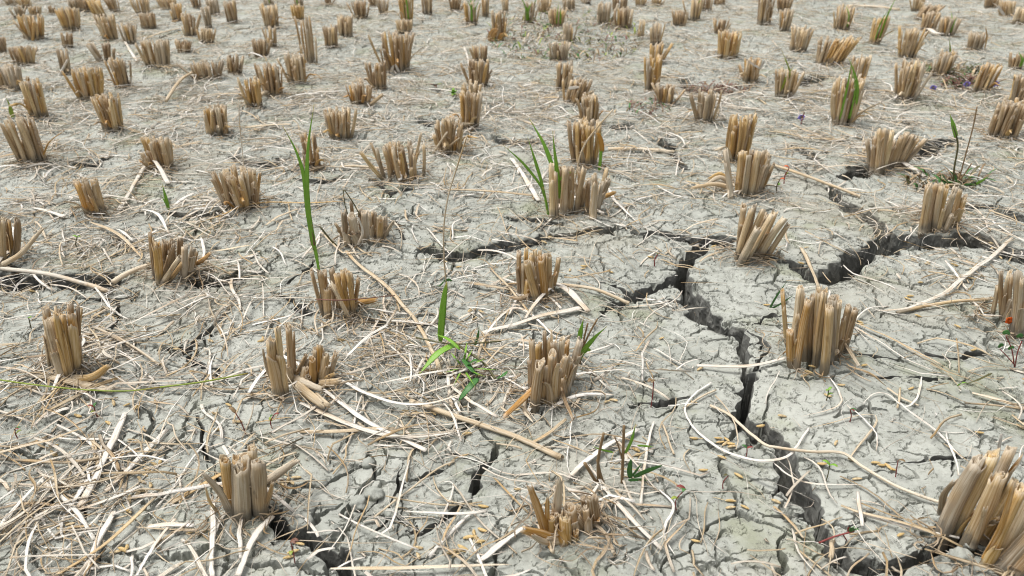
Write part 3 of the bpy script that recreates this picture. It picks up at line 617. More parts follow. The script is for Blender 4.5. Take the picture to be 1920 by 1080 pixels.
def h_base(x, y):
    """the lie of the mud without its cracks"""
    x = np.asarray(x, float); y = np.asarray(y, float)
    h = 0.0050 * perlin(x / 0.23, y / 0.23, 1) + 0.0030 * perlin(x / 0.085, y / 0.085, 2) + 0.0016 * perlin(x / 0.036, y / 0.036, 3)
    for hx, hy, hr in HILLS:
        near = np.abs(x - hx) + np.abs(y - hy) < 0.25 if np.ndim(x) else True
        if np.ndim(x):
            if not near.any(): continue
            d2 = (x[near] - hx) ** 2 + (y[near] - hy) ** 2
            h[near] = h[near] + 0.006 * np.exp(-d2 / (2 * (0.022 + hr * 0.8) ** 2))
        else:
            h = h + 0.006 * math.exp(-((x - hx) ** 2 + (y - hy) ** 2) / (2 * (0.022 + hr * 0.8) ** 2))
    return h

gu = np.concatenate([[-40, -10, -3.5, -1.6, -1.1], np.arange(-1340, 1341, 1.5) / FPX, [1.1, 1.6, 3.5, 10, 40]])
gpy = np.concatenate([np.arange(1900, 1300, -3.0), np.arange(1300, 0, -1.35), np.arange(0, -190, -1.4)])
gy = np.array([P(960, v)[1] for v in gpy])
gy = np.concatenate([[-60, -8, -1.0, -0.2], gy, gy[-1] * np.array([1.3, 1.9, 3, 6, 16])])
gd = np.maximum(gy * cp + CAM_H * sp, 0.22)
GX = gu[None, :] * gd[:, None]; GY = np.broadcast_to(gy[:, None], GX.shape).copy()
GH = np.zeros(GX.shape)
for r0 in range(0, GX.shape[0], 60):
    GH[r0:r0 + 60] = h_base(GX[r0:r0 + 60].ravel(), GY[r0:r0 + 60].ravel()).reshape(GX[r0:r0 + 60].shape)
WX = 0.0032 * perlin(GX / 0.016, GY / 0.016, 21) + 0.0016 * perlin(GX / 0.006, GY / 0.006, 22) + 0.0008 * perlin(GX / 0.0028, GY / 0.0028, 25)
WY = 0.0032 * perlin(GX / 0.016, GY / 0.016, 23) + 0.0016 * perlin(GX / 0.006, GY / 0.006, 24) + 0.0008 * perlin(GX / 0.0028, GY / 0.0028, 26)
WXL = 0.0030 * perlin(GX / 0.017, GY / 0.017, 21) + 0.0013 * perlin(GX / 0.007, GY / 0.007, 22)
WYL = 0.0030 * perlin(GX / 0.017, GY / 0.017, 23) + 0.0013 * perlin(GX / 0.007, GY / 0.007, 24)
lump = perlin(GX / 0.012, GY / 0.012, 5); fine = perlin(GX / 0.005, GY / 0.005, 6); grit = perlin(GX / 0.0022, GY / 0.0022, 7)
rough = sstep(-0.25, 0.45, perlin(GX / 0.19 + 3, GY / 0.19, 8) + 0.35 * perlin(GX / 0.05, GY / 0.05, 9) - 0.5 * sstep(0.0, 0.2, GX) * sstep(1.3, 0.9, GY))
GH += (0.00004 + 0.0006 * rough) * lump + (0.00006 + 0.00036 * rough) * fine + (0.00005 + 0.00022 * rough) * grit
# crumbly skirt round the hills
sk = np.zeros(GX.shape)
for hx, hy, hr in HILLS:
    r0, r1 = np.searchsorted(gy, (hy - 0.09, hy + 0.09))
    us = [(hx + e) / gd[r] for e in (-0.09, 0.09) for r in (r0, r1 - 1)]
    c0, c1 = np.searchsorted(gu, (min(us), max(us)))
    s_ = np.s_[r0:r1, c0:c1]
    d = np.hypot(GX[s_] - hx, GY[s_] - hy)
    sk[s_] = np.maximum(sk[s_], sstep(hr + 0.035, hr, d))
GH += sk * (0.0016 * np.abs(lump) + 0.0010 * fine - 0.0012)
# crazing: a net of fine cracks at three sizes, each only in places
craz = np.zeros(GX.shape)
for cell, wd, dp, lo, seed in ((0.095, 0.0016, 0.009, 0.0, 31), (0.034, 0.00095, 0.0048, 0.02, 33), (0.0135, 0.00060, 0.0026, 0.11, 35), (0.0062, 0.00040, 0.0014, 0.15, 37)):
    k = cell * 0.16
    x2 = (GX + WX * 1.0 + k * perlin(GX / cell * 1.7, GY / cell * 1.7, seed + 50)) / cell; y2 = (GY + WY * 1.0 + k * perlin(GX / cell * 1.7 + 9, GY / cell * 1.7, seed + 51)) / cell
    f1, f2 = worley(x2, y2, seed)
    e = (f2 - f1) * cell * 0.55
    gate = sstep(lo, lo + 0.22, perlin(GX / (cell * 1.1), GY / (cell * 1.4), seed + 60) + 0.3 * perlin(GX / (cell * 5), GY / (cell * 5), seed + 61))
    wloc = wd * (0.35 + 0.65 * gate)
    GH -= dp * gate * (1 - sstep(wloc * 0.35, wloc, e))
# the large shrinkage cracks
DN = np.full(GX.shape, 9.0); CH = np.zeros(GX.shape); LIP = np.zeros(GX.shape); CPTS = []
SPUR = []
JOBS = []
for df, pl in CRACKS:
    W = []
    for i, (px, py, wp) in enumerate(pl):
        a, b = pl[max(i - 1, 0)], pl[min(i + 1, len(pl) - 1)]
        tx, ty = b[0] - a[0], b[1] - a[1]; L = math.hypot(tx, ty) or 1; nx, ny = -ty / L, tx / L
        q = P(px + nx * wp / 2, py + ny * wp / 2) - P(px - nx * wp / 2, py - ny * wp / 2)
        c = P(px, py); W.append((c[0], c[1], min(float(np.linalg.norm(q[:2])) * 0.92, 0.032)))
    W = np.array(W)
    n = max(8, int(np.sum(np.linalg.norm(np.diff(W[:, :2], axis=0), axis=1)) / 0.010))
    Q = np.column_stack([np.interp(np.linspace(0, len(W) - 1, n), np.arange(len(W)), W[:, i]) for i in range(3)])
    jit = np.cumsum(rng.normal(0, 1, (n, 2)), 0); jit -= np.linspace(0, 1, n)[:, None] * jit[-1]
    Q[1:-1, :2] += 0.0011 * np.clip(jit, -3, 3)[1:-1] + rng.normal(0, 0.0012, (n - 2, 2))
    Q[:, 2] *= rng.uniform(0.62, 1.34, n)
    JOBS.append((df, Q))
    for i in range(1, n - 1):                        # short side cracks branching off
        if Q[i, 2] > 0.004 and rng.random() < 0.42:
            d0 = Q[i + 1, :2] - Q[i - 1, :2]; an = math.atan2(d0[1], d0[0]) + rng.choice([-1, 1]) * rng.uniform(.7, 1.7); l = rng.uniform(.010, .045); m = 5
            pts = [Q[i, :2]]
            for k in range(m): an += rng.normal(0, .45); pts.append(pts[-1] + np.array((math.cos(an), math.sin(an))) * l / m)
            SPUR.append((0.6, np.column_stack([np.array(pts), np.linspace(min(Q[i, 2] * .45, .0045), .0007, m + 1)])))
for df, Q in JOBS + SPUR:
    for a, b in zip(Q[:-1], Q[1:]):
        wm = max(a[2], b[2]); pad = wm * 1.3 + 0.012
        x0, x1 = min(a[0], b[0]) - pad, max(a[0], b[0]) + pad; y0, y1 = min(a[1], b[1]) - pad, max(a[1], b[1]) + pad
        r0, r1 = np.searchsorted(gy, (y0, y1))
        if r1 <= r0: continue
        us = [x0 / gd[r0], x0 / gd[r1 - 1], x1 / gd[r0], x1 / gd[r1 - 1]]
        c0, c1 = np.searchsorted(gu, (min(us), max(us)))
        if c1 <= c0: continue
        s_ = np.s_[r0:r1, c0:c1]
        X, Y = GX[s_] + WXL[s_], GY[s_] + WYL[s_]
        vx, vy = b[0] - a[0], b[1] - a[1]; t = np.clip(((X - a[0]) * vx + (Y - a[1]) * vy) / (vx * vx + vy * vy + 1e-12), 0, 1)
        d = np.hypot(X - a[0] - t * vx, Y - a[1] - t * vy); wl = a[2] + (b[2] - a[2]) * t
        dn = d / (wl * 0.60 + 1e-6)
        dn = dn + 0.12 * lump[s_]
        D = np.clip(5.2 * wl, 0.005, 0.110) * (0.4 + 0.6 * df)
        DN[s_] = np.minimum(DN[s_], dn)
        CH[s_] = np.maximum(CH[s_], D * (0.80 * (1 - sstep(0.90, 1.03, dn)) + 0.20 * np.clip((1 - dn) / 0.85, 0, 1)))
        LIP[s_] = np.maximum(LIP[s_], np.clip(wl * 0.06, 0, 0.0012) * (1 - sstep(0.9, 2.0, dn)))
        if wm > 0.006: CPTS.append((a[0], a[1], wm))
GS = GH - LIP * (0.8 + 0.5 * lump)
def look(F, x, y):
    """bilinear read of a field on the mud grid"""
    r = np.clip(np.interp(y, gy, np.arange(len(gy))), 0, len(gy) - 1.001); r0 = r.astype(int); fr = r - r0
    def row(rr):
        c = np.clip(np.interp(x / gd[rr], gu, np.arange(len(gu))), 0, len(gu) - 1.001); c0 = c.astype(int); fc = c - c0
        return F[rr, c0] * (1 - fc) + F[rr, c0 + 1] * fc
    return row(r0) * (1 - fr) + row(r0 + 1) * fr
# broken clay faces of the cracks: sheets hung from both lips, roughened with solid noise
WV, WF, wn = [], [], 0
def sm1(a, k):
    w_ = np.exp(-np.linspace(-2, 2, 2 * k + 1) ** 2); w_ /= w_.sum(); return np.convolve(np.pad(a, k, mode='edge'), w_, 'valid')
for df, Q in JOBS:
    if Q[:, 2].max() < 0.0045: continue
    L = np.concatenate([[0], np.cumsum(np.linalg.norm(np.diff(Q[:, :2], axis=0), axis=1))]); S = max(12, int(L[-1] / 0.0011))
    ss = np.linspace(0, L[-1], S); c = np.column_stack([np.interp(ss, L, Q[:, i]) for i in range(3)])
    cs = np.column_stack([sm1(c[:, 0], 6), sm1(c[:, 1], 6)]); T = np.gradient(cs, axis=0); T /= np.linalg.norm(T, axis=1, keepdims=True) + 1e-9
    for sg in (-1, 1):
        nrm = np.column_stack([-T[:, 1], T[:, 0]]) * sg
        us = np.linspace(0, 1, 70)[None] * (c[:, 2:3] * 1.1 + 0.007)
        xx = cs[:, :1] + nrm[:, :1] * us; yy = cs[:, 1:] + nrm[:, 1:] * us
        dnv = look(DN, xx.ravel(), yy.ravel()).reshape(xx.shape); hit = dnv > 0.97; k = hit.argmax(1)
        ok = hit.any(1) & (k > 1); ur = us[np.arange(S), k]
        brk = np.nonzero(~ok | (np.abs(np.gradient(ur)) > 0.0055))[0]; ed = np.concatenate([[-1], brk, [S]])
        for i0, i1 in zip(ed[:-1] + 1, ed[1:]):
            if i1 - i0 < 6: continue
            sl = slice(i0, i1); u = sm1(ur[sl], 2); wloc = c[sl, 2]; n_ = nrm[sl]; ct = cs[sl]; M = i1 - i0
            rim = ct + n_ * (u + 0.0012)[:, None]; zs = sm1(look(GS, rim[:, 0], rim[:, 1]), 2)
            D = np.clip(5.2 * wloc, 0.005, 0.110) * (0.4 + 0.6 * df); RN = 24
            fr = np.concatenate([[-0.0001, 0.0], np.linspace(0, 1, RN) ** 1.4 * 0.97 + 0.012])
            endf = np.clip(np.minimum(np.arange(M), M - 1 - np.arange(M)) / 5.0, 0, 1)
            P3 = np.empty((M, RN + 2, 3))
            for j, f in enumerate(fr):
                off = u + (0.0016 if j == 0 else 0.0004 if j == 1 else -0.0008 - 0.0006 * f)
                dz = 0.00035 if j == 0 else (-0.0001 if j == 1 else -D * f)
                P3[:, j, :2] = ct + n_ * off[:, None]; P3[:, j, 2] = zs + dz
            x, y, z = P3[:, 2:, 0], P3[:, 2:, 1], P3[:, 2:, 2]
            am = np.clip(wloc * 0.12, 0.0003, 0.0034)[:, None]
            nz = am * (0.9 * perlin3(x / .0125, y / .0125, z / .008, 61) + 0.75 * np.abs(perlin3(x / .0058, y / .0058, z / .0045, 62)) + 0.35 * perlin3(x / .0026, y / .0026, z / .0024, 63) + 0.25)
            nz *= sstep(-0.02, 0.10, fr[2:])[None] * endf[:, None]
            P3[:, 2:, 0] -= n_[:, :1] * nz; P3[:, 2:, 1] -= n_[:, 1:] * nz
            P3[:, 2:, 2] += am * 0.5 * perlin3(x / .006, y / .006, z / .005, 66)
            idx = wn + np.arange(M * (RN + 2)).reshape(M, RN + 2)
            q = np.stack([idx[:-1, :-1], idx[1:, :-1], idx[1:, 1:], idx[:-1, 1:]], -1).reshape(-1, 4)
            WV.append(P3.reshape(-1, 3)); WF.append(q if sg > 0 else q[:, ::-1]); wn += M * (RN + 2)
GH -= CH + LIP * (0.8 + 0.5 * lump)
# crumbly walls and floors: push the surface in and out along its own normal with solid noise
tu = np.stack([np.gradient(GX, axis=1), np.gradient(GY, axis=1), np.gradient(GH, axis=1)], -1); tv = np.stack([np.gradient(GX, axis=0), np.gradient(GY, axis=0), np.gradient(GH, axis=0)], -1)
NN = unit(np.cross(tu, tv)); del tu, tv
inn = sstep(0.004, 0.012, CH) * sstep(0.86, 0.70, DN); wi = np.nonzero(inn > 0.01); wx, wy, wz = GX[wi], GY[wi], GH[wi]
q = inn[wi] * (0.0024 * perlin3(wx / 0.011, wy / 0.011, wz / 0.008, 61) + 0.0026 * np.abs(perlin3(wx / 0.0055, wy / 0.0055, wz / 0.005, 62)) + 0.0016 * perlin3(wx / 0.0028, wy / 0.0028, wz / 0.0028, 63))
GX[wi] += NN[wi][:, 0] * q; GY[wi] += NN[wi][:, 1] * q; GH[wi] += NN[wi][:, 2] * q
nr_, nc_ = GX.shape
idx = np.arange(nr_ * nc_).reshape(nr_, nc_)
quads = np.stack([idx[:-1, :-1], idx[:-1, 1:], idx[1:, 1:], idx[1:, :-1]], -1).reshape(-1, 4)
ground = bpy.data.objects.new("mud_ground", mesh_np("mud_ground", np.concatenate([np.stack([GX, GY, GH], -1).reshape(-1, 3)] + WV), [np.concatenate([quads] + [f + nr_ * nc_ for f in WF])], smooth=False))
COL.objects.link(ground); tag(ground, "dry cracked grey mud of the harvested field", None, None, "structure")

def mud_material(name, ramp, dust, algae, grit):
    n = N(name)
    tc = n.new("TexCoord").outputs["Object"]
    n1 = n.noise(tc, 6.0, 4, 0.6); n2 = n.noise(tc, 40.0, 5, 0.65); n3 = n.noise(tc, 300.0, 4, 0.7); n4 = n.noise(tc, 1000.0, 3, 0.7); n5 = n.noise(tc, 8.0, 6, 0.65); n6 = n.noise(tc, 110.0, 5, 0.7, 1.0); n7 = n.noise(tc, 210.0, 3, 0.6, 2.0); n8 = n.noise(tc, 3.2, 4, 0.6)
    c = n.ramp(n2, [(0.30, ramp[0]), (0.50, ramp[1]), (0.70, ramp[2])])
    c = n.mix(n.math('MULTIPLY', n.range(n1, 0.42, 0.64), 0.5), c, dust)
    c = n.mix(n.math('MULTIPLY', n.range(n8, 0.50, 0.66), 0.40), c, (0.30, 0.27, 0.20))                # browner, straw-stained ground
    c = n.mix(n.math('MULTIPLY', n.range(n5, 0.52, 0.67), 0.55), c, algae)                            # thin algae film
    c = n.mix(n.math('MULTIPLY', n.range(n6, 0.54, 0.66), 0.45), c, (0.20, 0.20, 0.165))              # damp dirt patches
    c = n.mix(n.math('MULTIPLY', n.range(n3, 0.55, 0.70), 0.40), c, grit)
    c = n.mix(n.math('MULTIPLY', n.range(n4, 0.58, 0.70), 0.42), c, (0.10, 0.09, 0.075))
    c = n.mix(n.math('MULTIPLY', n.range(n4, 0.42, 0.30), 0.34), c, dust)
    line = n.math('ABSOLUTE', n.math('SUBTRACT', n7, 0.5))                                              # hair cracks, only in places
    hair = n.math('MULTIPLY', n.range(line, 0.034, 0.008), n.range(n.noise(tc, 55.0, 3, 0.6), 0.50, 0.60))
    c = n.mix(n.math('MULTIPLY', hair, 0.65), c, (0.075, 0.07, 0.06))  # shade within the hair cracks painted on as near-black lines
    n.put(n.b.inputs["Base Color"], c); n.b.inputs["Roughness"].default_value = 0.92; n.b.inputs["Specular IOR Level"].default_value = 0.15
    n.bump(n.math('SUBTRACT', n.math('ADD', n3, n.math('MULTIPLY', n4, 0.5)), n.math('MULTIPLY', hair, 0.8)), 0.42, 0.0011)
    return n.m
MUD = mud_material("dry_grey_mud", ((0.243, 0.252, 0.222), (0.322, 0.332, 0.296), (0.405, 0.414, 0.372)), (0.425, 0.433, 0.39), (0.225, 0.238, 0.14), (0.165, 0.155, 0.135))
CLAY = mud_material("dark_crack_clay", ((0.125, 0.126, 0.115), (0.18, 0.182, 0.166), (0.235, 0.235, 0.215)), (0.22, 0.22, 0.2), (0.15, 0.15, 0.12), (0.08, 0.075, 0.065))   # darker grey version of the mud for the faces inside the cracks
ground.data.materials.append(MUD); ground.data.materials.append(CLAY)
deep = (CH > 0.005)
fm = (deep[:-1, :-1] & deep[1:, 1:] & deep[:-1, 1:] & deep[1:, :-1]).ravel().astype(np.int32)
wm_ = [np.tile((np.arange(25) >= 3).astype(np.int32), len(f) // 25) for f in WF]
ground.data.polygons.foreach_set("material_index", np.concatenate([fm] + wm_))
def hz(x, y): return float(h_base(np.array([x]), np.array([y]))[0])
# ------------------------------------------------------------------ stubble hills
GROUP = "rice stubble hills left in rows on the mud"
def green_blades(parent, pts_list, mat=None):
    for pts, wd in pts_list:
        mb = MB(); blade(mb, pts, wd, 'tip', 0.10, 0.22, up=(0, -1, 0.15)); mb.link("green_blade", mat or GREEN, parent)

SIDES = {"split stub, grey half": (4, -6, 7, 'y', 'b'), "pale stub parted in two": (5, -2, 2, 't', 'p'), "gapped stub, a single": (9, 0, 10, 'b', 'g')}
EXTRA = {  # side stalks, torn leaves and straws that only one hill has: (part, photo points, width, tone)
 "splayed far stub": [("side_stalk", [(55,78),(40,58),(24,38)], 4, 'p'), ("side_stalk", [(62,78),(63,40)], 5, 'o')],
 "yellow stub with": [("dead_leaf", [(322,40),(326,40),(334,38)], 4, 'o')],
 "largest brown stub": [("dead_leaf", [(732,140),(736,128),(738,120)], 5, 'w'), ("dead_leaf", [(748,136),(744,126),(741,120)], 5, 'w')],
 "brown stub with an orange dead": [("dead_leaf", [(920,78),(924,62),(934,54)], 14, 'o'), ("dead_leaf", [(936,80),(941,66),(950,68)], 9, 'o')],
 "dark brown stub tilted": [("dead_leaf", [(1066,166),(1076,164),(1088,163)], 6, 'w'), ("side_stalk", [(1094,185),(1112,170)], 6, 'y')],
 "brown stub with a level top and one": [("side_stalk", [(692,204),(704,190),(718,177)], 6, 't')],
 "tall golden stub with a short": [("dead_leaf", [(848,233),(868,232),(891,231)], 4, 'p')],
 "tan stub with two thin stems": [("side_stalk", [(810,292),(824,266),(838,248)], 4, 'p'), ("side_stalk", [(822,300),(840,280),(862,258)], 3, 'p')],
 "tan stub with two white straws": [("dead_leaf", [(1424,128),(1408,118),(1396,108)], 4, 'w'), ("dead_leaf", [(1425,130),(1430,120),(1434,112)], 4, 'w')],
 "tan stub with a pointed crown": [("side_stalk", [(1714,108),(1724,88),(1733,68)], 4, 't')],
 "big tan-grey stub": [("side_stalk", [(1712,192),(1730,165),(1748,136)], 5, 'y')],
 "brown stub in front of the largest": [("side_stalk", [(704,172),(694,158),(686,146)], 4, 'b')],
 "small dark brown stub alone": [("side_stalk", [(1358,63),(1364,52),(1370,44)], 4, 'y')],
 "tan fuzzy stub near the corner": [("dead_leaf", [(1884,30),(1876,20),(1872,10)], 5, 'w')],
 "golden-brown stub with an outleaning": [("side_stalk", [(1234,120),(1243,104),(1251,92)], 4, 'b')],
 "grey-tan stub narrowing": [("dead_leaf", [(228,172),(245,165),(246,150),(240,138)], 3, 'w')],
 "short brown stub with a bent": [("dead_leaf", [(484,116),(500,108),(508,98)], 4, 'w')],
 "thin grey-green stub crossed": [("side_stalk", [(112,144),(120,128),(127,112)], 4, 'w')],
 "brown stub with a curled white": [("dead_leaf", [(1736,62),(1748,66),(1760,64)], 6, 'w')],
 "brown stub with one side stalk": [("side_stalk", [(862,24),(868,12),(872,4)], 4, 'b')],
 "tan stub with a white straw propped": [("dead_leaf", [(290,326),(282,318),(278,309)], 6, 'w')],
 "low grey stub with a reddish": [("dead_leaf", [(1846,92),(1850,70),(1848,50)], 3, 'o')],
}
for cx, by, wt, hp, lean, tone, ng, label in CL:
    m = mpp(cx, by); B = P(cx, by); phi = PITCH + math.atan((by - 540) / FPX)
    Wt = wt * m; Rb, Rt = Wt * R.uniform(0.34, 0.40), Wt * 0.47
    cxw, cyw = B[0], B[1] + Rb * 0.7
    H = max((hp * m - 0.9 * Rt * math.sin(phi)) / math.cos(phi), 0.022)
    z0 = hz(cxw, cyw)
    rt = root("rice_stubble", label, "stubble", (cxw, cyw, z0), GROUP)
    rs0 = min(0.0032, Wt / 8.5)
    nst = int(np.clip(0.62 * (Rb / rs0) * (Rb * 0.75 / rs0) + Wt / 0.010, 8, 26))
    det = 1 if hp > 45 else 0
    side = next((v for k_, v in SIDES.items() if label.startswith(k_)), None)
    if label.startswith('tallest thin'): nst = 8
    whole = MB() if hp < 31 else None
    lw = lean * m
    for i in range(nst):
        q = math.sqrt((i + 0.6) / nst); an = i * 2.39996 + R.uniform(-0.35, 0.35)
        bx, byy = math.cos(an) * q * Rb, math.sin(an) * q * Rb * 0.75
        k = Rt / Rb * R.uniform(0.82, 1.18)
        out = (i >= nst - 2 and R.random() < 0.45)
        if out: k *= R.uniform(1.25, 1.7)
        hh = H * R.uniform(0.90, 1.05) * (1.0 if R.random() > 0.12 else R.uniform(0.4, 0.85))
        tx, ty = bx * k + lw * R.uniform(0.75, 1.25) + R.gauss(0, 0.0022), byy * k + R.gauss(0, 0.0022)
        r = rs0 * R.uniform(0.72, 1.18)
        tn = tone if R.random() < 0.66 else R.choice("gtyb")
        if side:
            rgt = bx > (-.45 * Rb if side[0] > 8 else 0); bx += (1 if rgt else -1) * side[0] * m * .5; tx += (1 if rgt else -1) * side[0] * m * .5 + (side[2] if rgt else side[1]) * m; tn = side[4] if rgt else side[3]
        mb = whole or MB()
        tube(mb, (cxw + bx, cyw + byy, z0), (cxw + tx, cyw + ty, z0 + hh), r, R.random(), det, (R.gauss(0, .02), R.gauss(0, .012), 0), R.uniform(0.55, 0.95), R.uniform(0.25, 0.8), R.uniform(0, 6.3), pith=det > 0)
        if det and R.random() < .45: wrap(mb, (cxw + bx, cyw + byy, z0), (cxw + tx, cyw + ty, z0 + hh), r * 1.08, R.random(), 0.0, R.uniform(.45, .97), R.uniform(0, .9))
        if not whole: mb.link("stalk", MAT[tn], rt)
    if whole:
        whole.link("stalk_bundle", MAT[tone], rt)
    elif hp > 40:
        for _ in range(R.choice((1, 1, 2, 2, 3))):
            an = R.uniform(-3.0, 0.1); dx, dy = math.cos(an), math.sin(an); l = H * R.uniform(0.35, 0.8)
            s0 = np.array((cxw + dx * Rb * 0.9, cyw + dy * Rb * 0.7, z0 + H * R.uniform(0, 0.15)))
            mb = MB(); shell(mb, [s0, s0 + (dx * l * .3, dy * l * .3, l * .45), s0 + (dx * l * .8, dy * l * .6, l * R.uniform(.3, .8))], R.uniform(.005, .008), (dx, dy, 0.2))
            mb.link("leaf_sheath", MAT[R.choice("tybpog" if tone != 'y' else "ytp")], rt)
    for pn, pts, wp, tn in next((v for k_, v in EXTRA.items() if label.startswith(k_)), []):
        yy = B[1] - .002; mb = MB(); pp = [PV(a_, b_, yy - .002 * i_) for i_, (a_, b_) in enumerate(pts)]; pp[0][2] = max(pp[0][2], z0 - .002)
        if pn == "side_stalk": tube(mb, pp[0], pp[-1], wp * m * .5, R.random(), 1, sink=.003)
        else: blade(mb, pp, wp * m, 'leaf', .12, .2, up=(0, -1, .2))
        mb.link(pn, MAT[tn], rt)
    if ng:
        bl = []
        for i in range(ng):
            a = R.uniform(-.8, .8); hgt = H * R.uniform(1.0, 1.75) if ng < 5 else H * R.uniform(0.85, 1.6)
            b0 = np.array((cxw + R.uniform(-.7, .7) * Rb, cyw - Rb * R.uniform(.2, .9), z0 + H * 0.15))
            bl.append(([b0, b0 + (a * .12 * hgt, -.004, hgt * .5), b0 + (a * .5 * hgt, R.uniform(-.01, .01), hgt * R.uniform(.8, 1))], R.uniform(.0030, .0052)))
        green_blades(rt, bl, GREEN if R.random() < .7 else YGREEN)

for label, fy, stalks, sheaths in NEAR:
    xs = [q[0] for q in stalks]; cx = (min(xs) + max(xs)) / 2; m = mpp(cx, fy); Bc = P(cx, fy); yf = Bc[1]
    ymax = yf + min(0.042, 0.62 * (max(xs) - min(xs)) * m)
    z0 = hz(Bc[0], yf + 0.012)
    rt = root("rice_stubble", label, "stubble", (Bc[0], yf + 0.015, z0), GROUP)
    for bx, by, tx, ty, wp, tn in stalks:
        b = P(bx, by, z0)
        if b[1] > ymax:                       # the foot is hidden behind others: carry the stalk on down to the ground
            yy = ymax + R.uniform(-.004, .002); f = ray(bx, by)
            lo, hi = 0.0, 1.5
            for _ in range(30):
                mid = (lo + hi) / 2; q = P(tx + (bx - tx) * (1 + mid), ty + (by - ty) * (1 + mid), z0)
                if q[1] > yy: lo = mid
                else: hi = mid
            b = q
        T_ = PV(tx, ty, b[1] + R.uniform(-.004, .006)); r = wp * 0.5 * depth(*T_) / FPX
        mb = MB(); tube(mb, b, T_, r, R.random(), 2 if wp > 10 else 1, (R.gauss(0, .012), R.gauss(0, .012), 0), R.uniform(0.65, 0.95), R.uniform(0.25, 0.8), R.uniform(0, 6.3))
        if R.random() < .42: wrap(mb, b, T_, r * 1.06, R.random(), 0.0, R.uniform(.5, .97), R.uniform(0, .7))
        if wp > 9 and R.random() < .12: wrap(mb, b, T_, r * 1.12, R.random(), 0.0, R.uniform(.25, .6), R.uniform(.2, 1.4))
        mb.link("stalk", MAT[tn], rt)
    for *pts, wp, tn, cu in sheaths:
        q0 = P(*pts[0], z0); pp = [np.array((q0[0], q0[1] - 0.002, q0[2] + 0.003))]
        for j, (px, py) in enumerate(pts[1:]):
            pp.append(PV(px, py, q0[1] - 0.006 - 0.004 * j) if py < pts[0][1] + 3 else P(px, py, z0 + 0.010 - 0.002 * j))
        mb = MB(); shell(mb, pp, wp * m * 1.05, (R.uniform(-.4, .4), -1, 0.55), None, cu, 0.0006, 0.45)
        mb.link("leaf_sheath", MAT[tn], rt)
    # short broken stalks and root stubs that fill the crown
    for _ in range(2):
        b = np.array((R.uniform(min(xs) + 12, max(xs) - 12), fy - R.uniform(18, 34))); q = P(b[0], b[1], z0); q[1] = min(q[1], ymax)
        mb = MB(); tube(mb, q, q + (R.gauss(0, .004), R.gauss(0, .004), R.uniform(.010, .018)), R.uniform(.0024, .0034), R.random(), 1)
        mb.link("broken_stalk", MAT['b'], rt)
    if label.startswith("large stub of upright"):
        green_blades(rt, [([PV(1049, 372, yf), PV(1046, 345, yf), PV(1022, 275, yf + .01), PV(992, 222, yf + .02)], .0058), ([PV(1050, 372, yf), PV(1046, 330, yf - .002), PV(1040, 285, yf), PV(1036, 245, yf)], .0048), ([PV(1048, 340, yf - .004), PV(1062, 324, yf - .006), PV(1083, 325, yf - .004)], .0026)])
    if label.startswith("grey-brown stub cut"):
        mb = MB(); c0 = PV(1889, 598, yf - .006)
        for k in range(5):
            a = k * 1.257; u = np.array((math.cos(a) * .8, -0.55, math.sin(a) * .8))
            blade(mb, [c0, c0 + u * .0028 + (0, -.001, 0), c0 + u * .0052], .0046, 'leaf', .12, .2, up=(0, -1, 0.3))
        mb.link("orange_flower", ORANGE, rt)

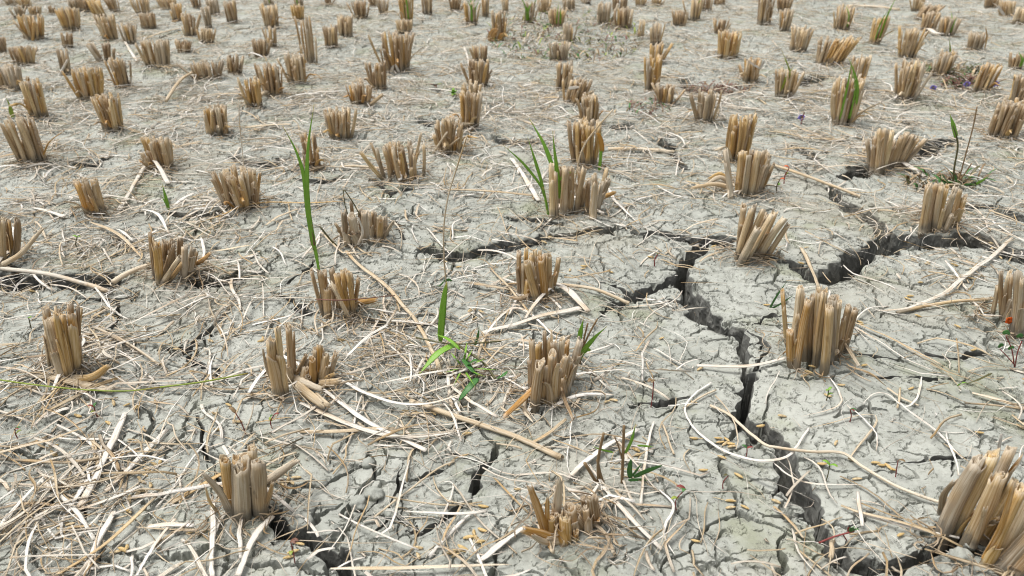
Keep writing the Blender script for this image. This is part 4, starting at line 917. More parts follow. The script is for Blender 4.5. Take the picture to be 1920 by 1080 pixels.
# ------------------------------------------------------------------ loose straw: the pieces that show largest, one object each
SG = "loose straw lying on the mud"
STR = [  # points, width, lift, shape, tone, label   (shape: stem / flat / leaf)
([(770,752),(840,780),(930,815),(1048,868)],11,6,'stem','p',"long straight hollow stem lying slantwise, open end towards the bottom stub"),
([(565,768),(640,800),(700,820),(760,828),(836,818),(866,806)],13,6,'leaf','w',"broad white leaf curved like a boat below the twin-bundle stub"),
([(640,724),(690,752),(745,770),(800,770),(860,752),(925,735)],9,8,'leaf','w',"long bowed white straw passing over the boat-curved leaf"),
([(607,742),(645,770),(700,805),(766,835),(800,850)],11,5,'flat','w',"flat white strip with its end under the fallen flaps of the two-bundle stub"),
([(650,480),(672,505),(725,550),(780,612),(815,675),(826,705)],9,12,'flat','p',"bent pale straw, white at the top end, slanting down from the low grey stub"),
([(897,1067),(945,1032),(992,1003)],14,5,'flat','w',"wide white strip pointing at the trampled stub"),
([(1062,912),(1120,862),(1195,814)],12,7,'flat','w',"straight white strip rising behind the trampled stub"),
([(1130,925),(1180,988),(1240,1040)],11,5,'flat','w',"white strip with a notched upper end right of the trampled stub"),
([(1333,725),(1290,764),(1287,790),(1310,820),(1350,850),(1400,869),(1440,873),(1480,860),(1515,810)],5.5,4,'flat','w',"long looping pale leaf hooked at its top on bare mud"),
([(1330,772),(1365,790),(1425,842),(1455,852),(1520,860),(1575,862),(1612,886),(1680,925),(1766,956)],6,5,'stem','p',"long jointed tan stem reaching to the big corner stub"),
([(1448,870),(1480,900),(1530,915),(1616,917)],5,4,'leaf','w',"thin white leaf arched over the lower crack"),
([(1598,965),(1700,1000),(1790,1022)],5,4,'stem','w',"thin straight white stem ending at the big corner stub"),
([(1450,952),(1480,980),(1507,1008)],8,4,'flat','p',"short split straw with a brown tip near the bottom edge"),
([(1485,990),(1500,1040),(1530,1082)],6,4,'leaf','w',"curved white straw running out at the bottom edge by a narrow crack"),
([(1555,1050),(1560,1020)],9,16,'stem','p',"short cut stem standing in the bottom crack"),
([(1896,455),(1850,500),(1800,536),(1760,565),(1700,586),(1642,590)],8,8,'leaf','w',"long white bent reed beside the stub with the orange flower"),
([(1680,591),(1760,581),(1852,573)],7,5,'stem','t',"tan stem lying level, its end touching the stub with the orange flower"),
([(1597,612),(1690,655),(1762,690)],6,5,'flat','p',"pale straw slanting away from the foot of the many-stalked stub"),
([(1602,625),(1690,680),(1755,705)],4,4,'flat','w',"thin white straw under the pale one at the many-stalked stub"),
([(1500,474),(1512,508),(1533,548)],8,14,'flat','p',"bent pale strip leading into the back of the many-stalked stub"),
([(1305,694),(1400,701),(1470,688)],8,4,'flat','w',"grey-white strip lying level up to the many-stalked stub"),
([(1450,316),(1520,340),(1610,370)],6,5,'stem','p',"long tan reed behind the strongly leaning stub"),
([(1140,282),(1260,288)],8,5,'stem','p',"straight pale reed beside the jumbled golden stub"),
([(1725,718),(1716,762),(1692,776),(1660,753),(1634,752),(1614,770)],4,3,'leaf','w',"thin white fibre in an S bend on bare mud"),
([(1550,720),(1572,748),(1568,776),(1500,790)],4,3,'leaf','w',"thin white fibre hooked like a sickle"),
([(1585,772),(1625,805),(1642,830),(1640,856)],4,3,'leaf','w',"fine white fibre with a kink in it on the bare mud slab"),
([(-10,514),(100,528),(207,552)],9,14,'stem','w',"white stem bridging the dark hole at the picture edge"),
([(213,537),(280,507)],11,8,'stem','p',"thick pale straw ending at the chopped stub by the black hole"),
([(343,440),(417,417),(483,398),(560,391),(650,385)],7,7,'leaf','g',"long golden straw in front of the stout tan stub"),
([(172,425),(225,450),(268,490)],6,6,'leaf','p',"bowed tan straw pointing at the chopped stub by the black hole"),
([(62,395),(125,417)],8,5,'flat','w',"short white strip near the narrow tan stub standing alone"),
([(262,400),(300,415),(318,446)],7,12,'leaf','w',"white straw bent over the back of the chopped stub"),
([(380,460),(388,490),(382,512)],6,22,'leaf','w',"white straw drooping from the chopped stub into the black hole"),
([(390,482),(430,478),(475,465)],6,10,'leaf','t',"tan straw sticking out behind the chopped stub"),
([(238,785),(200,865),(152,955)],14,7,'flat','w',"broad flat white strip lying lengthwise in the lower corner litter"),
([(180,890),(130,965)],10,6,'flat','w',"narrower white strip alongside the broad flat one"),
([(316,812),(262,868),(198,924)],11,7,'flat','w',"white split straw crossing above the bottom straw heap"),
([(0,870),(130,877),(232,856)],6,10,'stem','y',"grey dark stem lying level in the lower corner litter"),
([(0,792),(90,770),(130,722)],6,7,'flat','t',"tan straw folded into an elbow near the picture edge"),
([(308,926),(205,1020),(95,1085)],13,9,'flat','t',"long wide tan strip running to the bottom edge"),
([(214,962),(190,1010),(158,1078)],15,7,'flat','w',"broad greyish white strip under the wide tan strip"),
([(78,906),(140,960),(160,985),(177,1012)],9,6,'flat','w',"white strip folded twice beside the broad greyish one"),
([(404,955),(402,1010),(399,1085)],12,8,'flat','w',"white strip running straight down to the bottom edge"),
([(513,977),(480,1020),(446,1082)],14,9,'flat','w',"wide white strip slanting to the bottom edge before the thick-stalked stub"),
([(457,980),(452,1050)],9,8,'flat','w',"short white strip hanging below the thick-stalked stub"),
([(278,990),(366,996)],11,7,'flat','w',"thick short white straw with a brown end"),
([(331,980),(290,1035),(256,1085)],8,9,'flat','w',"narrow white straw slanting through the bottom heap"),
([(-5,966),(70,955),(130,960)],6,8,'leaf','b',"brown stem with a pointed end at the picture edge"),
([(60,722),(130,735),(216,747)],20,4,'flat','y',"old wide grey strip under the slender golden stub"),
([(105,752),(150,692),(162,660),(158,640)],8,24,'leaf','w',"white leaf curling over the foot of the slender golden stub"),
([(172,640),(178,625),(240,655),(300,690)],5,12,'stem','y',"dark bent stem with a sharp elbow beside the slender golden stub"),
([(1014,536),(1060,563),(1102,597)],17,12,'flat','w',"broad pale strip fallen from the curled golden stub"),
([(1045,545),(1110,556),(1176,575)],7,9,'stem','p',"round tan straw pointing away from the curled golden stub"),
([(902,630),(1000,613),(1096,588)],13,6,'flat','w',"long broad white strip behind the pale curled stub"),
([(985,612),(1020,575),(1048,545)],8,14,'flat','w',"white strip leaning on the broad pale one at the curled golden stub"),
([(868,532),(930,550),(982,560)],9,7,'leaf','y',"grey tapering leaf lying up to the curled golden stub"),
([(890,660),(960,590),(1040,640),(1080,632)],5,7,'leaf','w',"thin arched straw in front of the curled golden stub"),
([(990,785),(1015,745),(1032,727)],9,14,'flat','w',"white strip propped against the front of the pale curled stub"),
([(1030,787),(1080,765),(1150,757)],9,8,'leaf','w',"curved white leaf spreading away from the pale curled stub"),
([(985,762),(985,785),(1000,805)],8,6,'leaf','p',"papery pale leaf standing before the orange sheath"),
([(940,770),(962,795),(985,800)],8,6,'leaf','p',"papery twisted leaf at the tip of the orange sheath"),
([(827,367),(900,372),(1000,379)],8,6,'flat','p',"straight pale strip lying level beyond the middle crack"),
([(500,430),(560,400)],6,6,'flat','p',"short pale straw behind the two tall green blades"),
([(960,300),(985,345),(1010,390)],11,4,'flat','w',"white strip beside the large stub with rice blades"),
([(1055,378),(1090,395),(1130,412)],6,9,'stem','w',"bent white stem crossing the foot of the large stub with rice blades"),
([(1140,365),(1155,395),(1195,425)],7,5,'leaf','w',"curved white strip beyond the foot of the large stub with rice blades"),
([(1658,297),(1690,316),(1732,338)],11,8,'flat','w',"wide white strip fallen in front of the V-shaped stub"),
([(1660,296),(1680,270),(1712,245)],6,26,'flat','w',"white straw leaning up through the middle of the V-shaped stub"),
([(1440,250),(1513,265),(1585,267)],7,5,'flat','p',"pale stem lying level before the green-shooting tall stub"),
([(1333,174),(1423,163)],7,6,'flat','p',"bundle straw lying beside dry red weeds"),
([(1735,60),(1750,71),(1773,72)],11,6,'leaf','w',"curled very white leaf between two far stubs"),
([(1590,14),(1683,22)],5,4,'stem','p',"thin straw lying level at the top edge"),
([(273,78),(337,57)],7,5,'flat','p',"long pale straw of the far rows lying on a slant"),
([(233,82),(257,117)],6,4,'flat','w',"white straw at the foot of the grey-green fuzzy stub"),
([(313,197),(363,152)],6,20,'stem','p',"long straw propped on the very wide low stub"),
([(477,207),(511,180)],8,14,'stem','p',"thick straw leaning against the wide brown stub"),
([(460,243),(547,237)],7,4,'flat','p',"tan straw lying level below the narrow golden stub"),
([(279,308),(300,332),(318,353)],9,16,'flat','w',"white strip leaning at the foot of the tan stub"),
([(276,320),(262,345),(225,402)],8,5,'flat','w',"long white strip trailing forward from the propped strip"),
([(467,328),(547,321)],6,4,'flat','p',"pale straw lying level behind the two tall green blades"),
([(580,328),(660,322)],8,4,'flat','p',"pale flat straw at the foot of the narrow golden stub"),
([(640,318),(720,322)],6,4,'stem','p',"pale stem meeting the widest fan-shaped stub"),
([(745,325),(752,355)],9,14,'flat','w',"white flake propped before the widest fan-shaped stub"),
([(870,90),(880,125)],5,4,'flat','w',"short white straw on open mud in the far rows"),
([(800,430),(836,470),(845,480)],4,4,'leaf','w',"fine straw over the middle crack"),
([(700,352),(790,362),(860,340)],4,4,'leaf','p',"thin bowed straw before the widest fan-shaped stub"),
([(1085,985),(1130,1020),(1150,1060)],7,8,'stem','y',"dark grey split stem beside the trampled stub"),
([(1225,660),(1290,700),(1300,690)],4,3,'leaf','w',"fine hooked fibre on the mud slab"),
([(1280,775),(1340,740)],4,3,'stem','p',"short thin straw above the hooked leaf"),
([(1660,740),(1690,760),(1720,770)],5,3,'flat','p',"short pale sliver near the right edge of the bare slab"),
([(1820,745),(1920,770)],10,5,'flat','p',"broad pale strip cut by the picture edge low down"),
([(1805,768),(1925,772)],4,5,'stem','b',"thin brown stem under the broad pale strip at the picture edge"),
([(1590,870),(1640,790),(1515,810)],4,3,'leaf','p',"faint fibre bent over the crack lip"),
([(820,905),(850,915),(820,1000)],4,3,'leaf','w',"fine pale fibre lying beside the curved lower crack"),
([(700,970),(810,890),(850,870)],4,4,'stem','p',"thin straight straw across the broken crust"),
([(805,1045),(850,1000),(890,965)],7,4,'flat','w',"white straw pointing up between two grain clusters"),
([(620,1068),(760,1075),(960,1075)],8,5,'leaf','p',"long curved pale leaf along the bottom edge"),
([(1200,960),(1210,870),(1225,800)],6,5,'flat','w',"white straw standing lengthwise past the weed at the bottom"),
([(1235,930),(1260,960),(1245,1010),(1265,1050)],6,4,'leaf','w',"white wavy leaf near the bottom weed"),
([(1240,800),(1262,860)],4,4,'stem','p',"thin short straw right of the bottom weed"),
]
def straw(mb, pts, wp, lift, shape):
    pz = [P(px, py) for px, py in pts]; mm = [depth(p[0], p[1]) / FPX for p in pz]
    c = spline(pz, 5 + 5 * len(pts)); L = np.linspace(0, 1, len(c))
    h = h_base(c[:, 0], c[:, 1]); h = np.maximum(h, np.interp(L, (0, 1), (h[0], h[-1])))   # stiff: spans hollows
    m = float(np.mean(mm)); lf = lift * m * 0.75
    wob = np.cumsum(rng.normal(0, 1, len(c))); wob -= np.linspace(wob[0], wob[-1], len(c))
    c[:, 2] = h + 0.0022 + lf * (0.35 + 0.65 * np.sin(np.pi * np.clip(L, .02, .98))) * R.uniform(.7, 1.1)
    c[:, 0] += 0.00025 * wob
    W = wp * m
    if shape == 'stem':
        hol = c[-1] - c[-2]; hol /= np.linalg.norm(hol)
        ns = len(c); mb.add(*ribbons(c[None], np.full((1, ns), W) * (1 + .06 * np.sin(L * 7)[None]), np.full((1, ns), W * .85), np.zeros((1, ns)), np.array([0.0]), np.array([R.random()]), K=9))
        a = np.cross(hol, (0, 0, 1.0)); 
        mb2 = [c[-1] - hol * W * 0.2, c[-1] + hol * W * 0.5]
        tube(mb, mb2[0], mb2[1], W * .50, R.random(), 1, flat=.85, jag=.25, pith=False, sink=0)
    elif shape == 'flat':
        blade(mb, c, W, 'flat', .26, R.uniform(.05, .16), roll=np.linspace(R.uniform(-.35, .35), R.uniform(-.35, .35), len(c)), s=len(c))
    else:
        blade(mb, c, W, 'leaf', .22, R.uniform(.1, .25), roll=np.linspace(R.uniform(-.3, .3), R.uniform(-.5, .5), len(c)), s=len(c))
for pts, wp, lift, shape, tn, label in STR:
    mb = MB(); straw(mb, pts, wp, lift, shape)
    tag(mb.link("straw", MAT[tn], None, P(*pts[0])), label, "straw", SG)

def density(px, py):
    """how thick the litter lies, read off the photograph"""
    d = 0.42
    def blob(x, y, sx, sy, a): return a * np.exp(-((px - x) / sx) ** 2 - ((py - y) / sy) ** 2)
    d = d + blob(120, 690, 170, 110, 1.0) + blob(260, 960, 300, 130, 1.05) + blob(60, 880, 160, 150, .5) + blob(720, 690, 200, 110, .85) + blob(560, 640, 160, 60, .5) + blob(700, 810, 170, 60, .5)
    d = d + blob(200, 440, 260, 60, .55) + blob(950, 640, 180, 60, .5) + blob(1240, 370, 120, 40, .45) + blob(1000, 760, 120, 60, .45) + blob(1180, 900, 110, 120, .45) + blob(1750, 420, 120, 80, .15)
    d = d + 0.42 * np.clip((330 - py) / 200, 0, 1)
    d = d - blob(1400, 600, 330, 260, .34) - blob(1650, 850, 330, 230, .30) - blob(1300, 880, 150, 160, .12) - blob(400, 790, 70, 70, .3) - blob(880, 420, 150, 50, .1)
    return np.clip(d, .05, 1.6)

def scatter(nwant, seed, ymin=0.30, ymax=3.9):
    g = np.random.default_rng(seed); out = []
    while sum(len(o) for o in out) < nwant:
        y = np.sqrt(g.uniform(ymin ** 2, ymax ** 2, 4000)); x = g.uniform(-.78, .78, 4000) * (y * cp + CAM_H * sp)
        px, py = pix(x, y); d = density(px, np.clip(py, -100, 1100)); clump = 0.55 + 0.9 * sstep(-.3, .5, perlin(x / .09, y / .09, 91))
        ok = g.random(4000) < d * clump / 1.8
        out.append(np.stack([x, y], 1)[ok])
    return np.concatenate(out)[:nwant]

def litter(pos, g, lo, hi, wlo, whi, curl, S, zlift, shape):
    """centre lines of many pieces at once"""
    n_ = len(pos); L = np.exp(g.uniform(math.log(lo), math.log(hi), n_)); a0 = g.uniform(0, 2 * np.pi, n_)
    t = np.linspace(-.5, .5, S)
    k1 = g.normal(0, curl, n_); k2 = g.normal(0, curl * 1.3, n_); ph = g.uniform(0, 6.3, n_)
    kink = np.where(g.random(n_) < .45, g.normal(0, .55, n_), 0)[:, None] * (t[None] > g.uniform(-.35, .35, n_)[:, None])
    ang = a0[:, None] + k1[:, None] * t[None] + k2[:, None] * 0.28 * np.sin(t[None] * 6 + ph[:, None]) + kink
    st = L[:, None] / (S - 1)
    x = np.cumsum(np.cos(ang) * st, 1); y = np.cumsum(np.sin(ang) * st, 1)
    x += pos[:, :1] - x.mean(1, keepdims=True); y += pos[:, 1:] - y.mean(1, keepdims=True)
    h = h_base(x.ravel(), y.ravel()).reshape(x.shape)
    h = 0.45 * h + 0.55 * np.maximum(h, h.mean(1, keepdims=True))
    z = h + 0.0010 + np.abs(g.normal(0, zlift, n_))[:, None] + t[None] * g.normal(0, .07, n_)[:, None] * L[:, None] + (np.sin((t + .5) * np.pi)[None]) * g.uniform(0, .07, n_)[:, None] * L[:, None]
    z = np.maximum(z, h + 0.0006)
    cen = np.stack([x, y, z], -1)
    w = np.exp(g.uniform(math.log(wlo), math.log(whi), n_))[:, None] * np.ones(S)
    if shape == 'fibre': w = w * np.clip(1.1 - 1.4 * np.abs(t) ** 1.5, .3, 1)[None]
    else: w = w * (1 - 0.25 * np.abs(t))[None] * (1 + .08 * np.sin(t[None] * 14 + ph[:, None]))
    th = np.maximum(w * (.5 if shape == 'stem' else .14), .00018)
    roll = g.normal(0, .35 if shape != 'fibre' else .9, n_)[:, None] + t[None] * g.normal(0, .8 if shape != 'fibre' else 2.5, n_)[:, None]
    return cen, w, th, roll, g.uniform(0, .22, n_), g.random(n_)

g = np.random.default_rng(4242)
big = scatter(230, 5, 0.30, 1.7)
kinds = [('flat', .045, .125, .0022, .0042, .25, 11, "flat strip"), ('stem', .04, .13, .0012, .0024, .3, 11, "round stem"), ('fibre', .06, .15, .0007, .0014, 1.1, 18, "bent fibre")]
for i, p in enumerate(big):
    sh, lo, hi, wl, wh, cu, S, word = kinds[int(g.choice(3, p=[.60, .27, .13]))]
    tn = str(g.choice(['w', 'p', 'l', 't'], p=[.42, .26, .22, .10]))
    mb = MB(); mb.add(*ribbons(*litter(p[None], g, lo, hi, wl, wh, cu, S, .0030, sh)))
    px, py = pix(*p)
    where = ("among the thick litter of the lower corner" if px < 560 and py > 760 else "in the straw pile by the slender golden stub" if px < 420 and py > 560 else "in the middle litter patch round the stubs" if py > 560 and px < 1130 else
             "on the nearly bare mud slab" if px > 1130 and py > 400 else "in the litter between the middle rows" if py > 330 else "between the far rows of stubble")
    colour = {'w': "bleached white", 'p': "pale tan", 'l': "weathered", 't': "brownish tan"}[tn]
    tag(mb.link("straw", MAT[tn], None, (p[0], p[1], 0)), f"{colour} {word} of straw lying {where}", "straw", SG)
mb = MB()
for cnt, sd, sh, lo, hi, wl, wh, cu, S, zl, y0, y1 in ((3000, 1, 'flat', .015, .08, .0011, .0032, .3, 8, .0025, .30, 1.6), (2600, 2, 'stem', .02, .10, .0006, .0018, .4, 8, .0025, .30, 1.9), (9000, 3, 'fibre', .012, .075, .0004, .0010, .7, 9, .0018, .30, 1.7),
                                               (7500, 4, 'fibre', .025, .10, .0009, .0020, .8, 7, .003, 1.1, 3.9), (4600, 9, 'flat', .02, .085, .0016, .0042, .4, 6, .004, 1.1, 3.9), (4200, 10, 'stem', .04, .13, .0010, .0024, .4, 6, .004, 1.1, 3.9)):
    mb.add(*ribbons(*litter(scatter(cnt, 100 + sd, y0, y1), g, lo, hi, wl, wh, cu, S, zl, sh), K=6 if y1 < 3 else 5))
tag(mb.link("straw_litter", MAT['l']), "thin scatter of small bleached straw fibres over the mud", None, None, "stuff")
mb = MB()
mb.add(*ribbons(*litter(scatter(11000, 201, .30, 2.4), g, .0025, .011, .0006, .0022, .8, 3, .0006, 'flat'), K=4))
tag(mb.link("straw_chaff", MAT['l']), "fine chaff crumbs sprinkled over the mud", None, None, "stuff")
mb = MB()
mb.add(*ribbons(*litter(scatter(5200, 501, 1.0, 3.9), g, .02, .09, .0010, .0030, .7, 6, .004, 'flat'), K=5)); mb.add(*ribbons(*litter(scatter(1200, 502, .3, 1.1), g, .02, .08, .0007, .0024, .6, 8, .002, 'flat'), K=5))
tag(mb.link("straw_mat", straw_material("straw_tan_litter", [(0.27, 0.20, 0.115), (0.40, 0.31, 0.185), (0.50, 0.41, 0.27), (0.34, 0.265, 0.16), (0.46, 0.345, 0.19)], fray=0, streak=0.45)), "tan matted straw scraps between the rows", None, None, "stuff")
# root and dead-leaf litter round the feet of the near hills
mb = MB(); pts_ = []
for hx, hy, hr in HILLS:
    k = 60 if hy < 1.3 else 14
    a = g.uniform(0, 2 * np.pi, k); q = hr * .75 + np.abs(g.normal(0, .014, k)); pts_.append(np.stack([hx + q * np.cos(a), hy + q * np.sin(a)], 1))
pts_ = np.concatenate(pts_)
mb.add(*ribbons(*litter(pts_, g, .012, .05, .0006, .0022, 1.6, 8, .004, 'fibre'), K=5))
tag(mb.link("stubble_foot_litter", straw_material("straw_dark_litter", [(0.20, 0.15, 0.10), (0.34, 0.26, 0.17), (0.44, 0.36, 0.25), (0.28, 0.20, 0.12)], fray=0)), "brown dead leaf scraps round the feet of the stubs", None, None, "stuff")

mb = MB()
mb.add(*ribbons(*litter(scatter(3500, 401, .30, 2.6), g, .003, .016, .00035, .0011, 1.2, 4, .0005, 'fibre'), K=4))
tag(mb.link("root_fibres", straw_material("dark_fibres", [(0.09, 0.07, 0.05), (0.22, 0.16, 0.10), (0.15, 0.11, 0.07)], fray=0)), "tiny dark root hairs and leaf scraps strewn over the mud", None, None, "stuff")
# ------------------------------------------------------------------ rice grains
def grain_mesh(kind):
    mb = MB(); L, W_ = .0084, .0028
    t = np.linspace(0, 1, 9); c = np.stack([(t - .5) * L, .0004 * np.sin(t * 3.1), np.zeros(9) + W_ * .35], 1)
    w_ = W_ * np.clip(np.sin(np.pi * (0.06 + .9 * t)) ** .7, .12, 1)
    for sgn in (1, -1):
        cc = c.copy(); cc[:, 1] += sgn * .00018
        mb.add(*ribbons(cc[None], (w_ * (1 if sgn > 0 else .93))[None], (w_ * .72)[None], np.full((1, 9), .3 * sgn), np.array([0.0]), np.array([kind * .29 + .1]), K=8))
    if kind == 1: blade(mb, [c[0], c[0] + (-.006, .001, .001), c[0] + (-.012, .004, .0)], .0006, 'tip')
    return mesh_np("rice_grain", np.concatenate(mb.V), [np.concatenate(v) for v in mb.F.values()], np.concatenate(mb.U), np.concatenate(mb.S))
GM = [grain_mesh(k) for k in range(3)]
for me in GM: me.materials.append(GRAIN)
GP = [(835,490),(278,885),(272,892),(290,875),(300,872),(262,900),(268,908),(283,915),(266,925),(258,930),(244,938),(240,958),(115,825),(102,840),(104,857),(82,790),(150,789),(215,766),(240,767),(258,770),(205,800),(405,779),(447,799),(411,814),(473,753),(100,855),(133,985),(115,997),(360,1003),(378,1005),(230,1028),(215,1032),(236,1024),(540,906),(548,910),(556,900),(532,912),(540,1045),(550,1035),(563,1020),
(876,814),(778,770),(765,776),(795,774),(812,772),(970,925),(1137,767),(1150,764),(1192,848),(1196,858),(906,957),(905,1000),(890,1003),(880,1012),(845,1038),(858,1035),(868,1030),(855,1045),(895,1014),(900,1022),(785,1022),(783,1040),(1030,762),(1020,770),(1002,772),(975,770),(968,776),(1045,764),(985,765),
(1346,826),(1362,828),(1368,836),(1372,842),(1358,836),(1350,834),(1300,763),(1300,827),(1352,863),(1318,886),(1384,897),(1566,837),(1650,880),(1663,884),(1670,888),(1640,876),(1606,904),(1595,869),(1540,873),(1370,942),(1396,953),(1455,940),(1304,1016),(1688,1008),(1912,806),(1833,820),(1370,954),(1550,752),(1705,738),(1465,786),(1425,801),
(1725,532),(1618,697),(1613,612),(1610,608),(1738,500),(1712,490),(1708,484),(1700,567),(1705,562),(1820,513),(1818,528),(1785,503),(1790,506),(1312,698),(1514,710),(1520,700),(1506,715),(1575,733),(1720,596),(1794,616),(1825,660),(1437,577),(1740,497),(1860,473),(1874,488),(1855,465),(1338,465),(1450,467),(1512,466),(1500,500),
(1095,500),(1093,505),(1020,455),(1030,447),(1005,520),(1068,507),(1220,483),(860,500),(1030,572),(1025,588),(903,585),(880,580),(690,405),(668,472),(1155,400),(1145,512),(1240,635),(700,635),(490,640),(492,637),(430,767),(300,530),(205,590),(185,593),(60,545),(330,655),(395,640),(640,640),(945,592),(890,596),(735,670),(765,708),(730,745),(760,770)]
gg = np.random.default_rng(77)
for i, (px, py) in enumerate(GP):
    p = P(px, py); me = GM[int(gg.choice(3, p=[.5, .1, .4]))]
    o = bpy.data.objects.new("rice_grain", me); COL.objects.link(o)
    o.location = (p[0], p[1], hz(p[0], p[1]) + .0007); o.rotation_euler = (gg.uniform(-.3, .3), gg.uniform(-.25, .25), gg.choice([0.2, -0.5, 2.8, gg.uniform(0, 6.3), gg.uniform(0, 6.3)]) + gg.normal(0, .2))
    s_ = gg.uniform(.74, 1.0); o.scale = (s_, s_, s_)
    tag(o, "golden rice grain lying loose on the grey mud", "grain", "rice grains dropped on the mud")

# ------------------------------------------------------------------ clods and crumbs
def ico():
    import bmesh
    bm = bmesh.new(); bmesh.ops.create_icosphere(bm, subdivisions=3, radius=1.0)
    V = np.array([v.co[:] for v in bm.verts]); F = np.array([[v.index for v in f.verts] for f in bm.faces]); bm.free(); return V, F
IV, IF = ico()
def clod(r, seed):
    V = IV.copy(); a, b, c = V.T
    d = 0.30 * perlin(a * 1.3 + seed * 7, b * 1.3 + c * 1.7, 41) + 0.22 * perlin(a * 3 + c * 2 + seed, b * 3 - c, 42) + 0.10 * perlin(a * 7 + seed, b * 7 + c * 6, 43) + 0.05 * perlin(a * 15 + c * 9, b * 15 + c * 8 + seed, 44)
    return V * (1 + d)[:, None] * np.array((1, .9, .72)) * r
for i, (px, py, wp, lab) in enumerate([(702,926,36,"largest grey mud clod on the broken crust near the bottom"),(672,942,34,"flat sandy clod beside the largest mud clod"),(733,962,24,"small round clod before the largest mud clod"),(690,870,26,"clod sitting on the rim of the broken crust"),(879,885,22,"crumbly clod wedged in the curved lower crack"),(872,938,30,"rounded chunk of crust stuck in the curved lower crack"),(113,383,22,"dark grey round clod in straw by the narrow tan stub"),
        (1798,1058,40,"white-grey clod in the crack at the foot of the big corner stub"),(1812,1030,26,"clod touching the stalks of the big corner stub"),(1380,470,22,"dark clod behind the foot of the strongly leaning stub"),(600,908,24,"low lump beside the thick-stalked stub's crack"),(1160,1035,18,"small pebble-like clod in front of the trampled stub"),(1118,795,12,"tiny pale lump near the pale curled stub"),(440,870,26,"crumbled lump behind the thick-stalked stub")]):
    p = P(px, py); m = mpp(px, py); V = clod(wp * m / 2, i + 1)
    me = mesh_np("mud_clod", V, [IF]); me.materials.append(MUD); o = bpy.data.objects.new("mud_clod", me); COL.objects.link(o)
    o.location = (p[0], p[1], hz(p[0], p[1]) + wp * m * .12); o.rotation_euler = (0, 0, i * 1.3)
    tag(o, lab, "mud clod", "clods of dry mud")
bm_V, bm_F, nn = [], [], 0
OV = np.array([(1,0,0),(-1,0,0),(0,1,0),(0,-1,0),(0,0,1),(0,0,-1)], float); OF = np.array([(0,2,4),(2,1,4),(1,3,4),(3,0,4),(2,0,5),(1,2,5),(3,1,5),(0,3,5)])
cps = np.array(CPTS); sel = cps[rng.integers(0, len(cps), 3000)]
xy = sel[:, :2] + rng.normal(0, 1, (3000, 2)) * (sel[:, 2:] * .55 + .004)
xy = np.concatenate([xy, scatter(800, 301, .3, 1.6)])
for k, hr in enumerate(HILLS):
    if hr[1] < 1.2:
        a = rng.uniform(0, 6.3, 22); q = hr[2] + np.abs(rng.normal(0, .012, 22)); xy = np.concatenate([xy, np.stack([hr[0] + q * np.cos(a), hr[1] + q * np.sin(a)], 1)])
hh = h_base(xy[:, 0], xy[:, 1])
# keep crumbs out of the open cracks
ri = np.clip(np.searchsorted(gy, xy[:, 1]), 0, len(gy) - 1); ci = np.clip(np.searchsorted(gu, xy[:, 0] / gd[ri]), 0, len(gu) - 1)
keep = (CH[ri, ci] < .004) | (rng.random(len(xy)) < .8); xy = xy[keep]; hh = GH[ri, ci][keep]
rr = np.exp(rng.normal(math.log(.0011), .45, len(xy)))
V = OV[None] * rr[:, None, None] * rng.uniform(.6, 1.3, (len(xy), 6, 1)) + np.concatenate([xy, (hh + rr * .35)[:, None]], 1)[:, None]
F = OF[None] + (np.arange(len(xy)) * 6)[:, None, None]
me = mesh_np("mud_crumbs", V.reshape(-1, 3), [F.reshape(-1, 3)], smooth=False); me.materials.append(MUD)
o = bpy.data.objects.new("mud_crumbs", me); COL.objects.link(o); tag(o, "small mud crumbs along the cracks", None, None, "stuff")
# ------------------------------------------------------------------ green plants, weeds, seedlings, flowers
def plant(name, label, cat, base, parts, group=None):
    """parts: (part name, material, [(points, width, profile)], standing?)  points: (x, y) on the plant's upright plane, or (x, y, height) over the ground"""
    b = P(*base); z = hz(b[0], b[1]); rt = root(name, label, cat, (b[0], b[1], z), group)
    for pn, mat, pieces in parts:
        for pts, wp, prof in pieces:
            q = []
            for p in pts:
                if len(p) == 3: v = P(p[0], p[1], z + p[2])
                else: v = PV(p[0], p[1], b[1])
                q.append(v)
            m = depth(*q[0]) / FPX
            mb = MB(); flatl = len(pts[0]) == 3
            blade(mb, q, wp * m, prof, .10 if prof != 'stem' else .9, .2 if prof != 'stem' else 0, up=(0, 0, 1) if flatl else (0, -1, .2), roll=R.uniform(-.2, .2) if prof != 'stem' else 0)
            mb.link(pn, mat, rt)
    return rt
plant("rice_shoot", "tall green shoot of two long blades rising behind the stub in two bundles", "rice shoot", (598, 520), [
    ("stem", GREEN, [([(599, 512), (594, 480), (588, 450), (583, 420)], 7, 'flat')]), ("stem", REDBR, [([(588, 462), (584, 440), (582, 420)], 8, 'tip')]),
    ("blade", GREEN, [([(590, 470), (578, 400), (571, 335), (556, 285), (530, 236)], 9, 'tip'), ([(592, 470), (580, 400), (576, 330), (579, 265), (589, 196)], 8, 'tip')])])
plant("rice_shoot", "thin-bladed green rice shoot beside the large parted stub", "rice shoot", (1028, 409), [
    ("stem", GREEN, [([(1029, 410), (1024, 380), (1018, 350)], 5, 'stem')]), ("blade", GREEN, [([(1020, 365), (1012, 345), (980, 305), (943, 272)], 5, 'tip'), ([(1021, 370), (1015, 340), (1003, 300), (989, 256)], 6, 'tip')])])
plant("rice_shoot", "green and orange withering shoot against the jumbled golden stub", "rice shoot", (1124, 322), [
    ("blade", GREEN, [([(1123, 322), (1126, 295), (1127, 262), (1127, 247)], 6, 'tip')]), ("withered_blade", leaf_material("blade_withered", (.55, .26, .04), (.62, .36, .08)), [([(1129, 285), (1128, 270), (1124, 254), (1118, 250)], 9, 'leaf')])])
